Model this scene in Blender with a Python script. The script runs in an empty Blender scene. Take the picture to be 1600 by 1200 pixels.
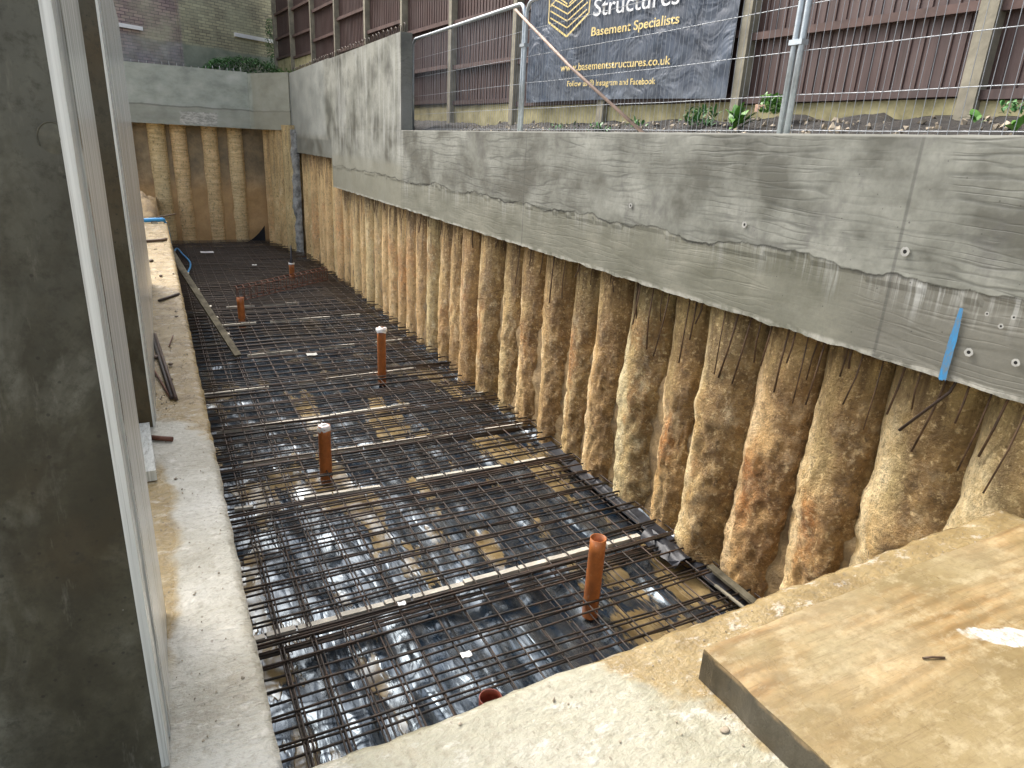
import bpy, math, random
from mathutils import Vector, Matrix, noise, Quaternion
random.seed(7)
sc = bpy.context.scene
COL = sc.collection
PI = math.pi
U = random.uniform

# ------------------------------------------------------------------ materials
class NT:
    def __init__(s, name):
        s.m = bpy.data.materials.new(name); s.m.use_nodes = True
        s.t = s.m.node_tree; s.n = s.t.nodes; s.l = s.t.links
        s.b = s.n['Principled BSDF']
        g = s.n.new('ShaderNodeNewGeometry'); s.pos = g.outputs['Position']
        s.oi = s.n.new('ShaderNodeObjectInfo')
    def set(s, **k):
        for a, v in k.items():
            i = s.b.inputs[a.replace('_', ' ')]
            if hasattr(v, 'links'): s.l.new(v, i)
            else: i.default_value = (*v, 1) if isinstance(v, tuple) and len(v) == 3 else v
        return s
    def link(s, v, i):
        if hasattr(v, 'links'): s.l.new(v, i)
        else:
            if isinstance(v, tuple) and len(v) == 3 and i.type == 'RGBA': v = (*v, 1)
            i.default_value = v
    def map(s, scale=(1, 1, 1), loc=(0, 0, 0), vec=None, rot=(0, 0, 0)):
        m = s.n.new('ShaderNodeMapping'); s.link(vec or s.pos, m.inputs[0])
        m.inputs['Scale'].default_value = scale; m.inputs['Location'].default_value = loc; m.inputs['Rotation'].default_value = rot
        return m.outputs[0]
    def noise(s, scale=5, detail=4, rough=.55, vec=None, dist=0):
        m = s.n.new('ShaderNodeTexNoise'); s.link(vec or s.pos, m.inputs['Vector'])
        m.inputs['Scale'].default_value = scale; m.inputs['Detail'].default_value = detail
        m.inputs['Roughness'].default_value = rough; m.inputs['Distortion'].default_value = dist
        return m.outputs['Fac']
    def wave(s, scale, dist, vec, detail=2, dscale=1, axis='Z'):
        m = s.n.new('ShaderNodeTexWave'); s.link(vec, m.inputs['Vector']); m.bands_direction = axis
        m.inputs['Scale'].default_value = scale; m.inputs['Distortion'].default_value = dist
        m.inputs['Detail'].default_value = detail; m.inputs['Detail Scale'].default_value = dscale
        return m.outputs['Fac']
    def vor(s, scale, vec=None, feat='F1', out='Distance'):
        m = s.n.new('ShaderNodeTexVoronoi'); m.feature = feat; s.link(vec or s.pos, m.inputs['Vector'])
        m.inputs['Scale'].default_value = scale; return m.outputs[out]
    def ramp(s, f, stops, interp='LINEAR'):
        m = s.n.new('ShaderNodeValToRGB'); s.link(f, m.inputs[0]); e = m.color_ramp.elements; m.color_ramp.interpolation = interp
        while len(e) < len(stops): e.new(.5)
        for i, (p, c) in enumerate(stops):
            e[i].position = p
            if not isinstance(c, tuple): c = (c, c, c)
            e[i].color = (*c, 1)
        return m.outputs[0]
    def mix(s, f, a, b, mode='MIX'):
        m = s.n.new('ShaderNodeMixRGB'); m.blend_type = mode
        s.link(f, m.inputs[0]); s.link(a, m.inputs[1]); s.link(b, m.inputs[2]); return m.outputs[0]
    def math(s, op, a, b=0.0, c=None, clamp=False):
        m = s.n.new('ShaderNodeMath'); m.operation = op; m.use_clamp = clamp
        s.link(a, m.inputs[0]); s.link(b, m.inputs[1])
        if c is not None: s.link(c, m.inputs[2])
        return m.outputs[0]
    def xyz(s, vec=None):
        m = s.n.new('ShaderNodeSeparateXYZ'); s.link(vec or s.pos, m.inputs[0]); return m.outputs
    def step(s, v, a, b):      # smooth 0..1 as v goes a -> b
        m = s.n.new('ShaderNodeMapRange'); m.interpolation_type = 'SMOOTHSTEP'
        s.link(v, m.inputs[0]); m.inputs[1].default_value = a; m.inputs[2].default_value = b
        return m.outputs[0]
    def bump(s, h, strength=.4, dist=.01, prev=None):
        m = s.n.new('ShaderNodeBump'); s.link(h, m.inputs['Height'])
        m.inputs['Strength'].default_value = strength; m.inputs['Distance'].default_value = dist
        if prev is not None: s.l.new(prev, m.inputs['Normal'])
        s.l.new(m.outputs[0], s.b.inputs['Normal']); return m.outputs[0]

def plain(name, col, rough=.6, metal=0., var=.25, scale=20, bump=.2, spec=.5, dist=.004):
    t = NT(name)
    n = t.noise(scale, 5, .6)
    d = tuple(c * (1 - var) for c in col); l = tuple(min(1, c * (1 + var)) for c in col)
    t.set(Base_Color=t.ramp(n, [(.3, d), (.7, l)]), Roughness=rough, Metallic=metal)
    t.b.inputs['Specular IOR Level'].default_value = spec
    if bump: t.bump(t.noise(scale * 3, 4, .6), bump, dist)
    return t.m

def mat_beam():
    t = NT('cast_concrete'); x, y, z = t.xyz()
    wob = t.noise(1.0, 3, .6, t.map((1, 1.5, 0)))
    wob2 = t.noise(6, 4, .7, t.map((1, 1.5, 0)))
    line = t.math('ADD', t.math('MULTIPLY', wob, .22), t.math('ADD', t.math('MULTIPLY', wob2, .05), 2.34))
    d = t.math('SUBTRACT', z, line)
    upper = t.step(d, -.006, .006)
    blot = t.noise(1.7, 5, .62, t.map((1, 1, 1.3)))
    fine = t.noise(34, 4, .7)
    # upper board-marked face
    col = t.ramp(blot, [(.36, (.105, .105, .085)), (.48, (.2, .205, .172)), (.64, (.31, .315, .27))])
    gv = t.map((1, .22, 1)); gd = t.wave(3.1, 14, gv, 4, .9, 'Z')
    gd2 = t.wave(7, 12, t.map((1, .16, 1), (3, 7, 1)), 3, 1.1, 'Z')
    lines = t.ramp(gd, [(.0, 1.0), (.08, .35), (.2, 0.0)]); lines2 = t.ramp(gd2, [(.0, 1.0), (.1, .3), (.25, 0.0)])
    vis = t.ramp(t.noise(1.5, 4, .6, t.map((1, 1, 1), (5, 5, 5))), [(.4, 0.0), (.54, 1.0)])
    vis = t.math('MULTIPLY', vis, t.step(y, 10.6, 9.8))
    g = t.math('MULTIPLY', t.math('MAXIMUM', lines, t.math('MULTIPLY', lines2, .7)), t.math('ADD', t.math('MULTIPLY', vis, .9), t.math('MULTIPLY', t.step(y, 10.3, 10.0), .12)))
    col = t.mix(t.math('MULTIPLY', g, .6), col, (.08, .083, .07))
    dark = t.ramp(t.noise(2.6, 5, .7, t.map((1, 1, .8), (9, 3, 2))), [(.56, 0.0), (.66, 1.0)])
    col = t.mix(t.math('MULTIPLY', dark, .5), col, (.1, .098, .09))
    # lower band
    lo = t.ramp(t.noise(2.2, 5, .6, t.map((1, .8, 1.6), (4, 4, 4))), [(.33, (.13, .13, .095)), (.55, (.2, .2, .155)), (.7, (.26, .255, .2))])
    near = t.step(y, 2.6, 2.1)      # the last pour, nearest the camera, is greyer
    lo = t.mix(near, lo, t.ramp(blot, [(.3, (.12, .118, .095)), (.7, (.21, .205, .17))]))
    drip = t.ramp(t.noise(1, 3, .75, t.map((1, 22, 1.1))), [(.48, 0.0), (.6, 1.0)])
    top = t.step(d, -.3, -.02)
    dripz = t.noise(1, 2, .5, t.map((1, 9, .3), (2, 2, 2)))
    df = t.math('MULTIPLY', t.math('MULTIPLY', drip, t.step(t.math('SUBTRACT', t.math('ADD', d, .42), t.math('MULTIPLY', dripz, .5)), -.05, .25)), t.math('ADD', t.math('MULTIPLY', near, .45), .4))
    lo = t.mix(df, lo, (.46, .47, .44))
    col = t.mix(upper, lo, col)
    # efflorescent streaks on the raised wall
    ra = t.math('MULTIPLY', t.step(y, 10.0, 10.1), t.step(y, 14.7, 14.6))
    stf = t.math('MULTIPLY', t.ramp(t.noise(1, 4, .7, t.map((1, 7, .7), (0, 3, 0))), [(.46, 0.0), (.66, 1.0)]), t.step(z, 2.45, 3.2))
    col = t.mix(t.math('MULTIPLY', t.math('MULTIPLY', stf, ra), .5), col, (.5, .51, .48))
    # darker wet line under the raised section's base
    lowband = t.math('MULTIPLY', t.step(y, 10.0, 10.15), t.step(z, 2.75, 2.62))
    col = t.mix(t.math('MULTIPLY', lowband, .6), col, (.24, .235, .18))
    base2 = t.math('MULTIPLY', t.step(y, 14.6, 14.7), t.step(z, 2.98, 2.93))
    col = t.mix(t.math('MULTIPLY', base2, .6), col, (.11, .115, .1))
    smooth2 = t.math('MULTIPLY', t.step(y, 14.9, 15.3), t.step(z, 2.95, 3.1)); col = t.mix(t.math('MULTIPLY', smooth2, .5), col, (.33, .35, .33))
    # shutter joints
    for jy in (2.17, 6.2, 10.12, 14.62):
        j = t.math('ABSOLUTE', t.math('SUBTRACT', t.math('ADD', y, t.math('MULTIPLY', wob2, .02)), jy + .01))
        col = t.mix(t.math('MULTIPLY', t.step(j, .014, .004), .55), col, (.07, .07, .062))
    # thin dark lip where the pours meet
    lip = t.step(t.math('ABSOLUTE', t.math('ADD', d, .004)), .014, .003)
    col = t.mix(t.math('MULTIPLY', lip, t.math('MULTIPLY', t.ramp(t.noise(3, 2, .5), [(.35, .1), (.6, .9)]), .8)), col, (.05, .05, .045))
    col = t.mix(t.ramp(fine, [(.3, .22), (.6, 0.0)]), col, (.08, .08, .07))
    pin = t.step(t.vor(7, t.map((1, 1, 1))), .035, .015)
    col = t.mix(t.math('MULTIPLY', pin, .8), col, (.05, .05, .05))
    rim = t.math('MULTIPLY', t.step(z, 2.085, 2.06), t.ramp(t.noise(9, 4, .7), [(.4, 0.0), (.6, .7)])); col = t.mix(rim, col, (.45, .44, .38))
    rimt = t.math('MULTIPLY', t.step(z, 3.14, 3.152), t.math('MULTIPLY', t.step(y, 10.11, 10.1), 1.0)); col = t.mix(t.math('MULTIPLY', rimt, .6), col, (.45, .45, .4))
    bh = t.step(t.math('ADD', t.vor(15, t.map((1, 1, 1), (4, 4, 4))), t.math('MULTIPLY', t.noise(2.5, 3), .3)), .2, .17); col = t.mix(t.math('MULTIPLY', bh, .7), col, (.05, .05, .04))
    t.set(Base_Color=col, Roughness=t.ramp(blot, [(.3, .38), (.7, .7)]))
    h = t.math('ADD', t.math('MULTIPLY', g, -.5), t.math('ADD', t.math('MULTIPLY', fine, .3), t.math('MULTIPLY', upper, 1.2)))
    t.bump(h, .4, .005)
    return t.m

def mat_pile(name='clay_caked_concrete', far=False):
    t = NT(name); x, y, z = t.xyz()
    r = t.oi.outputs['Random']
    base = t.noise(2.2, 6, .65, t.map((1.3, 1.3, .8)))
    cream = (.62, .5, .31); tan = (.37, .25, .11); org = (.46, .2, .05); dk = (.14, .09, .04); gr = (.25, .22, .145)
    col = t.ramp(base, [(.30, dk), (.41, tan), (.52, (.47, .34, .17)), (.64, cream), (.76, (.72, .63, .47))])
    o = t.ramp(t.noise(1.6, 4, .6, t.map((1, 1, .8), (3, 1, 7))), [(.5, 0.0), (.6, 1.0)])
    band = t.math('MULTIPLY', t.step(z, .2, .9), t.step(z, 2.1, 1.4))
    o = t.math('MULTIPLY', o, t.math('ADD', t.math('MULTIPLY', band, .7), .15))
    col = t.mix(o, col, t.ramp(t.noise(9, 4, .6), [(.35, (.17, .08, .028)), (.65, org)]))
    # clean grey-green concrete collar under the beam, staining downwards (near the camera)
    nearf = t.step(y, 7.5, 3.5)
    lim = t.math('ADD', t.math('MULTIPLY', r, .75), t.math('MULTIPLY', t.noise(3, 4, .6, t.map((1, 1, .5))), .5))
    top = t.step(t.math('SUBTRACT', z, lim), .72, .95)
    g2 = t.ramp(t.noise(3.2, 5, .6, t.map((1, 1, 1), (2, 8, 1))), [(.3, (.14, .105, .05)), (.5, (.27, .215, .11)), (.7, (.43, .36, .2))])
    col = t.mix(t.math('MULTIPLY', top, t.math('ADD', t.math('MULTIPLY', nearf, .5), .35)), col, g2)
    # wet brown runs from the beam, deepened to paint in its shade
    runs_shade = t.ramp(t.noise(1, 4, .7, t.map((14, 14, 1.3))), [(.44, 0.0), (.62, 1.0)])
    col = t.mix(t.math('MULTIPLY', t.math('MULTIPLY', runs_shade, t.step(z, 1.2, 2.0)), .85), col, (.07, .042, .018))
    # brown clay left on the side towards the camera, bare pale grout on the other
    tc = t.n.new('ShaderNodeTexCoord'); ob = t.xyz(tc.outputs['Object'])
    sidev = t.math('ADD', ob[1], t.math('MULTIPLY', t.math('SUBTRACT', t.noise(2.6, 5, .65, t.map((1, 1, .7), (8, 8, 8))), .5), .5))
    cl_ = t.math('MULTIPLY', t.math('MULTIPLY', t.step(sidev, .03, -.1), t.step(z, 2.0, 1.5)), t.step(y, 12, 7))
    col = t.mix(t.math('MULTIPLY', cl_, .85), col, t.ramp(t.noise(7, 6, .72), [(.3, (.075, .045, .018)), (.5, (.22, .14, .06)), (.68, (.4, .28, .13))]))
    bare = t.math('MULTIPLY', t.step(sidev, .05, .16), t.step(z, 2.1, 1.4))
    col = t.mix(t.math('MULTIPLY', bare, .8), col, t.ramp(t.noise(10, 5, .7), [(.3, (.5, .38, .2)), (.6, (.82, .74, .56))]))
    # chalky smears
    sm = t.ramp(t.noise(5, 5, .7, t.map((1, 1, .7), (1, 7, 3))), [(.56, 0.0), (.7, 1.0)])
    sm = t.math('MULTIPLY', sm, t.step(z, 2.0, 1.5))
    farf = t.math('ADD', t.math('MULTIPLY', t.step(y, 5, 11), .45), .45)
    col = t.mix(t.math('MULTIPLY', sm, farf), col, (.68, .6, .46))
    grain = t.noise(42, 5, .75)
    col = t.mix(t.ramp(grain, [(.3, .5), (.5, 0.0)]), col, (.1, .065, .03))
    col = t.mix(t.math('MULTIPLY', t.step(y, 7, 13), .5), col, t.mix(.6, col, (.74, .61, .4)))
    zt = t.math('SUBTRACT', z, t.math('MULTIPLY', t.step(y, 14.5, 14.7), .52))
    far_stain_shade = t.math('MULTIPLY', t.math('MULTIPLY', t.step(t.math('ADD', zt, t.math('MULTIPLY', runs_shade, .5)), 1.75, 2.25), t.step(y, 6, 9)), t.step(y, 19, 18.5))
    col = t.mix(t.math('MULTIPLY', far_stain_shade, .8), col, (.1, .065, .03))  # brown stain plus painted beam shade on the farther pile tops
    rib = t.ramp(t.noise(1, 5, .7, t.map((3, 3, 26))), [(.35, (.42, .33, .19)), (.55, (.72, .62, .43)), (.7, (.82, .75, .6))])
    col = t.mix(t.math('MULTIPLY', t.step(y, 20.4, 20.7), .72), col, rib)
    t.set(Base_Color=col, Roughness=t.ramp(base, [(.3, .4), (.7, .8)]))
    cr = t.math('MINIMUM', t.math('ABSOLUTE', t.math('SUBTRACT', t.noise(5, 4, .6, t.map((1, 1, 1.7)), 1.6), .5)), .12)
    cr2 = t.math('MINIMUM', t.math('ABSOLUTE', t.math('SUBTRACT', t.noise(11, 4, .65, t.map((1, 1, 1.5), (3, 3, 3)), 1.3), .5)), .12)
    lowz = t.math('ADD', t.math('MULTIPLY', t.step(z, 2.1, 1.5), .8), .2)
    h = t.math('ADD', t.math('MULTIPLY', cr, 1.0), t.math('ADD', t.math('MULTIPLY', cr2, .5), t.math('MULTIPLY', t.noise(20, 7, .8), 1.5)))
    crumb = t.math('MULTIPLY', t.noise(48, 3, .6), t.math('ADD', .35, t.math('MULTIPLY', t.ramp(t.noise(3, 3), [(.4, 0.0), (.6, 1.0)]), .5)))
    h = t.math('ADD', t.math('MULTIPLY', h, lowz), crumb)
    pale2 = t.ramp(t.noise(26, 5, .75, t.map((1, 1, 1), (6, 6, 1))), [(.54, 0.0), (.66, .55)]); col = t.mix(pale2, col, (.74, .63, .42))
    dk2 = t.ramp(t.noise(19, 5, .8, t.map((1, 1, .8), (1, 9, 4))), [(.34, .75), (.46, 0.0)]); col = t.mix(dk2, col, (.09, .055, .022))
    tint = t.ramp(r, [(.0, (1.1, .98, .8)), (.35, (1.05, 1.03, .9)), (.65, (1.12, .97, .8)), (1.0, (.98, 1.02, .92))]); col = t.mix(1.0, col, tint, 'MULTIPLY')
    col = t.mix(1.0, col, (1.3, 1.26, 1.16), 'MULTIPLY')
    crd = t.math('MULTIPLY', t.step(t.math('ADD', cr2, t.math('MULTIPLY', t.noise(4, 2), .06)), .045, .02), .55)
    col = t.mix(crd, col, (.08, .05, .022)); t.set(Base_Color=col)
    rings = t.wave(7, 9, t.pos, 4, 3, 'Z')
    h = t.math('ADD', h, t.math('MULTIPLY', rings, t.math('ADD', .05, t.math('MULTIPLY', t.step(y, 18, 20), .3))))
    t.bump(h, .9, .035)
    return t.m

def mat_clay():
    t = NT('clay'); x, y, z = t.xyz()
    n = t.noise(4, 7, .7)
    col = t.ramp(n, [(.3, (.1, .065, .03)), (.46, (.25, .17, .08)), (.58, (.38, .26, .12)), (.75, (.52, .4, .23))])
    col = t.mix(t.math('MULTIPLY', t.step(y, 20.7, 21.0), t.math('MULTIPLY', t.step(z, 2.2, 1.2), .6)), col, (.6, .36, .15)); dkt = t.step(z, 1.4, 2.1)
    col = t.mix(t.math('MULTIPLY', t.math('MULTIPLY', dkt, t.step(y, 20.7, 21.0)), .5), col, (.25, .21, .14))
    t.set(Base_Color=col, Roughness=.6); t.bump(t.noise(16, 6, .75), 1, .03); return t.m

def mat_slab():
    t = NT('wet_slab_concrete'); x, y, z = t.xyz()
    n = t.noise(2.3, 6, .6); f = t.noise(40, 5, .7)
    pale = t.ramp(n, [(.3, (.33, .305, .235)), (.5, (.45, .43, .355)), (.7, (.56, .54, .47))])
    beige = t.ramp(n, [(.3, (.27, .25, .17)), (.5, (.355, .335, .24)), (.72, (.42, .4, .31))])
    left = t.step(x, .35, .05)
    col = t.mix(left, beige, pale)
    # mud film
    w = t.noise(3, 5, .6, t.map((1, 1, 1), (3, 3, 0)))
    e = t.math('ADD', t.math('SUBTRACT', x, t.math('MULTIPLY', y, -.45)), t.math('MULTIPLY', t.math('SUBTRACT', w, .5), .7))
    mud1 = t.step(e, 1.66, 1.74)
    ml = t.math('MULTIPLY', t.math('MULTIPLY', t.step(t.math('ADD', x, t.math('MULTIPLY', t.math('SUBTRACT', w, .5), .22)), -.055, -.1), t.step(y, 3.4, 3.2)), t.step(y, 1.75, 2.0))
    mud2 = t.ramp(t.noise(1.6, 6, .7, t.map((1.4, .7, 1), (7, 1, 0))), [(.58, 0.0), (.7, .35)])
    mudc = t.ramp(t.noise(7, 5, .6), [(.3, (.2, .14, .06)), (.5, (.3, .22, .1)), (.7, (.37, .29, .15))])
    m = t.math('MAXIMUM', t.math('MAXIMUM', mud1, ml), mud2)
    col = t.mix(m, col, mudc)
    # clay spoil far along the ledge
    cl = t.math('MULTIPLY', t.step(y, 7.5, 11), t.ramp(t.noise(4.5, 6, .75, t.map((1.6, .9, 1))), [(.5, 0.0), (.64, .6)]))
    col = t.mix(cl, col, t.ramp(f, [(.3, (.25, .15, .07)), (.7, (.55, .4, .22))]))
    sp = t.step(t.vor(30, t.map((1, .6, 1))), .16, .08)
    col = t.mix(t.math('MULTIPLY', sp, t.ramp(t.noise(8, 2), [(.45, 0.0), (.6, .7)])), col, (.16, .12, .08))
    col = t.mix(t.ramp(f, [(.3, .55), (.52, 0.0)]), col, (.2, .17, .11))
    lt = t.ramp(t.noise(13, 5, .7, t.map((1, 1.7, 1), (4, 2, 0))), [(.55, 0.0), (.68, .5)]); col = t.mix(lt, col, (.68, .65, .57))
    pore = t.step(t.math('ADD', t.vor(22, t.map((1, .8, 1), (2, 2, 2))), t.math('MULTIPLY', t.noise(6, 3), .25)), .24, .19); col = t.mix(t.math('MULTIPLY', pore, .6), col, (.13, .105, .065))
    wet = t.math('MAXIMUM', m, t.ramp(t.noise(5, 4, .6, t.map((1, .5, 1))), [(.36, 0.0), (.56, .9)]))
    t.set(Base_Color=col, Roughness=t.math('SUBTRACT', .62, t.math('MULTIPLY', wet, .36)))
    crk = t.math('ABSOLUTE', t.math('SUBTRACT', t.noise(9, 4, .6, t.map((.8, 1.9, 1)), 1.2), .5))
    h = t.math('ADD', t.math('MULTIPLY', t.noise(22, 5, .65, t.map((1, 1.6, 1))), 1.), t.math('ADD', t.math('MULTIPLY', f, .4), t.math('MULTIPLY', crk, t.math('ADD', .25, t.math('MULTIPLY', left, 1.2)))))
    t.bump(h, .7, .018); return t.m

def mat_membrane():
    t = NT('black_plastic_sheet'); x, y, z = t.xyz()
    p = t.noise(1.3, 5, .62, t.map((1.6, .55, 0), (2.2, 1.1, 0)))
    pud = t.ramp(p, [(.545, 0.0), (.57, 1.0)])
    pudc = t.ramp(t.noise(6, 4, .6), [(.3, (.14, .095, .04)), (.7, (.34, .25, .12))])
    farm = t.math('SUBTRACT', 1.0, t.math('MULTIPLY', t.step(y, 7, 10), .75)); pud = t.math('MULTIPLY', pud, farm)
    dust = t.math('MULTIPLY', t.ramp(t.noise(5, 6, .7, t.map((2.2, .6, 1))), [(.42, 0.0), (.75, .65)]), farm)
    col = t.mix(dust, (.01, .019, .032), (.1, .085, .06))
    col = t.mix(pud, col, pudc)
    wr = t.noise(1.7, 2, .5, t.map((3.2, .6, 1)), .5)
    rid = t.math('MINIMUM', t.math('ABSOLUTE', t.math('SUBTRACT', wr, .5)), .09)
    wr2 = t.noise(4.0, 2, .5, t.map((3, .8, 1), (1, 5, 2), rot=(0, 0, .35)), .7)
    rid2 = t.math('ABSOLUTE', t.math('SUBTRACT', wr2, .5))
    h = t.math('ADD', t.math('MULTIPLY', rid, 1.1), t.math('MULTIPLY', rid2, .2))
    h = t.math('MULTIPLY', h, t.math('SUBTRACT', 1.0, t.math('MULTIPLY', pud, .93)))
    h = t.math('MULTIPLY', h, t.math('ADD', .3, t.math('MULTIPLY', t.step(t.math('ADD', x, t.math('MULTIPLY', t.noise(1.2, 3), 1.2)), 2.7, 1.9), .7)))
    t.set(Base_Color=col, Roughness=t.math('ADD', .15, t.math('MULTIPLY', dust, .35)), IOR=1.9)
    t.b.inputs['Specular Tint'].default_value = (.72, .87, 1, 1)
    t.bump(h, 1.0, .034); return t.m

def mat_rebar():
    t = NT('rusty_steel_bar')
    n = t.noise(9, 5, .65); r = t.oi.outputs['Random']
    col = t.ramp(n, [(.3, (.016, .013, .011)), (.5, (.035, .027, .021)), (.7, (.075, .045, .028))])
    col = t.mix(t.math('MULTIPLY', t.math('POWER', r, 4.0), .5), col, (.1, .055, .035))
    col = t.mix(t.math('MULTIPLY', t.step(t.xyz()[1], 7, 14), .35), col, (.13, .1, .07)); t.set(Base_Color=col, Roughness=.55, Metallic=.2)
    t.bump(t.noise(180, 2, .5), .6, .003); return t.m

def mat_brick():
    t = NT('old_brick'); x, y, z = t.xyz()
    # position along the wall
    cb = t.n.new('ShaderNodeCombineXYZ'); t.link(t.math('MULTIPLY', x, 1.166), cb.inputs[0]); t.link(z, cb.inputs[1])
    b = t.n.new('ShaderNodeTexBrick'); t.link(cb.outputs[0], b.inputs['Vector'])
    b.inputs['Scale'].default_value = 1; b.inputs['Brick Width'].default_value = .225; b.inputs['Row Height'].default_value = .075
    b.inputs['Mortar Size'].default_value = .008; b.inputs['Mortar Smooth'].default_value = .3; b.inputs['Bias'].default_value = 0
    b.inputs['Color1'].default_value = (.42, .39, .25, 1); b.inputs['Color2'].default_value = (.25, .235, .16, 1); b.inputs['Mortar'].default_value = (.1, .095, .075, 1)
    col = b.outputs['Color']
    purple = t.mix(1.0, col, (.85, .68, .95), 'MULTIPLY')
    col = t.mix(t.step(x, 1.12, 1.06), col, purple)
    n = t.noise(1.2, 5, .65)
    col = t.mix(t.ramp(n, [(.4, 0.0), (.7, .6)]), col, (.5, .5, .33))
    low = t.step(t.math('ADD', z, t.math('MULTIPLY', n, .2)), 5.35, 5.25)
    rend = t.ramp(t.noise(2, 6, .65), [(.3, (.17, .2, .15)), (.7, (.33, .35, .27))])
    leftp = t.mix(.55, t.mix(t.ramp(t.noise(3, 4), [(.4, 0.0), (.7, .7)]), (.2, .21, .2), (.5, .52, .55)), col)
    col = t.mix(low, col, t.mix(t.step(x, 1.12, 1.06), rend, leftp))
    t.set(Base_Color=col, Roughness=.85)
    t.bump(t.math('ADD', t.math('MULTIPLY', b.outputs['Fac'], -.8), t.math('MULTIPLY', t.noise(30, 4, .7), .5)), .7, .012); return t.m

def mat_fence():
    t = NT('stained_timber_boards'); x, y, z = t.xyz()
    g = t.noise(1, 5, .7, t.map((20, 20, 1.1)))
    col = t.ramp(g, [(.3, (.04, .024, .021)), (.5, (.075, .043, .037)), (.72, (.12, .078, .068))])
    n = t.noise(1.4, 4, .6); col = t.mix(t.ramp(n, [(.45, 0.0), (.7, .5)]), col, (.12, .095, .09))
    st = t.n.new('ShaderNodeTexWhiteNoise'); st.noise_dimensions = '1D'; t.link(t.math('FLOOR', t.math('MULTIPLY', y, 9.8)), st.inputs['W'])
    col = t.mix(t.math('MULTIPLY', st.outputs[0], .45), col, (.05, .026, .024))
    t.set(Base_Color=col, Roughness=.55); t.bump(g, .35, .006); return t.m

def mat_banner():
    t = NT('printed_mesh_vinyl'); x, y, z = t.xyz()
    n = t.noise(3, 5, .6, t.map((1, 1, 1)))
    col = t.ramp(n, [(.35, (.024, .034, .052)), (.7, (.055, .075, .11))])
    dust = t.math('MULTIPLY', t.ramp(t.noise(4, 5, .7), [(.4, 0.0), (.65, 1.0)]), t.step(z, 4.0, 3.55))
    col = t.mix(t.math('MULTIPLY', dust, .35), col, (.3, .33, .36))
    fold = t.ramp(t.noise(2.2, 3, .5, t.map((1, 1, 1.3), rot=(.7, 0, 0)), 1.5), [(.45, 0.0), (.7, 1.0)])
    col = t.mix(t.math('MULTIPLY', fold, .22), col, (.2, .25, .32))
    t.set(Base_Color=col, Roughness=.38); t.bump(t.noise(2.6, 3, .5, None, 1.2), .8, .06); return t.m

def mat_soil():
    t = NT('dark_soil'); n = t.noise(12, 7, .75)
    col = t.ramp(n, [(.35, (.012, .011, .01)), (.55, (.035, .03, .025)), (.75, (.09, .075, .06))])
    sp = t.step(t.vor(38), .22, .12); col = t.mix(t.math('MULTIPLY', sp, t.ramp(t.noise(5, 3), [(.45, 0.0), (.6, .8)])), col, (.3, .25, .19))
    t.set(Base_Color=col, Roughness=.75); t.bump(n, 1, .05); return t.m

def mat_pier(name, side=False):
    t = NT(name); x, y, z = t.xyz(); cloud = t.noise(3.4, 6, .62, t.map((1.1, 1, .75), (3, 0, 1)), .6)
    n = t.noise(1.5, 7, .66, t.map((1.3, 1, 1))); n2 = t.noise(5, 6, .72, t.map((1, 1, .7), (2, 1, 1)))
    col = t.ramp(n, [(.38, (.034, .03, .016)), (.48, (.068, .062, .038)), (.56, (.115, .11, .077)), (.66, (.19, .185, .145))])
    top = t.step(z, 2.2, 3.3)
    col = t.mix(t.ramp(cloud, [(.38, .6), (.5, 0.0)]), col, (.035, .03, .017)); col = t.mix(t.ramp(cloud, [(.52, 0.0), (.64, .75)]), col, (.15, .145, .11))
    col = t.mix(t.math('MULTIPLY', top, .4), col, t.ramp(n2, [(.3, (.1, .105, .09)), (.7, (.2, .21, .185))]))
    scr = t.ramp(t.noise(1, 5, .75, t.map((14, 1, 3), (2, 0, 5), rot=(0, .5, 0))), [(.6, 0.0), (.72, .5)]); col = t.mix(scr, col, (.2, .19, .15))
    col = t.mix(t.ramp(n2, [(.32, .7), (.5, 0.0)]), col, (.035, .03, .018)); col = t.mix(t.step(y, 3, 3.5), col, t.mix(.6, col, (.04, .03, .012)))
    br = t.ramp(t.noise(1.1, 4, .6, t.map((1, 1, 1), (7, 2, 5))), [(.5, 0.0), (.65, .5)])
    col = t.mix(br, col, (.085, .058, .026))
    col = t.mix(t.math('MULTIPLY', t.step(t.vor(13), .035, .015), .5), col, (.3, .3, .27))
    fg = t.noise(38, 5, .75); col = t.mix(t.ramp(fg, [(.32, .6), (.5, 0.0)]), col, (.03, .027, .017)); pr = t.step(t.math('ADD', t.vor(28), t.math('MULTIPLY', t.noise(4, 3), .3)), .27, .22); col = t.mix(t.math('MULTIPLY', pr, .6), col, (.02, .018, .012))
    t.set(Base_Color=col, Roughness=t.ramp(n2, [(.3, .45), (.7, .7)])); t.b.inputs['Specular IOR Level'].default_value = .3; t.bump(t.noise(9, 6, .7), .25, .012); return t.m

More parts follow.
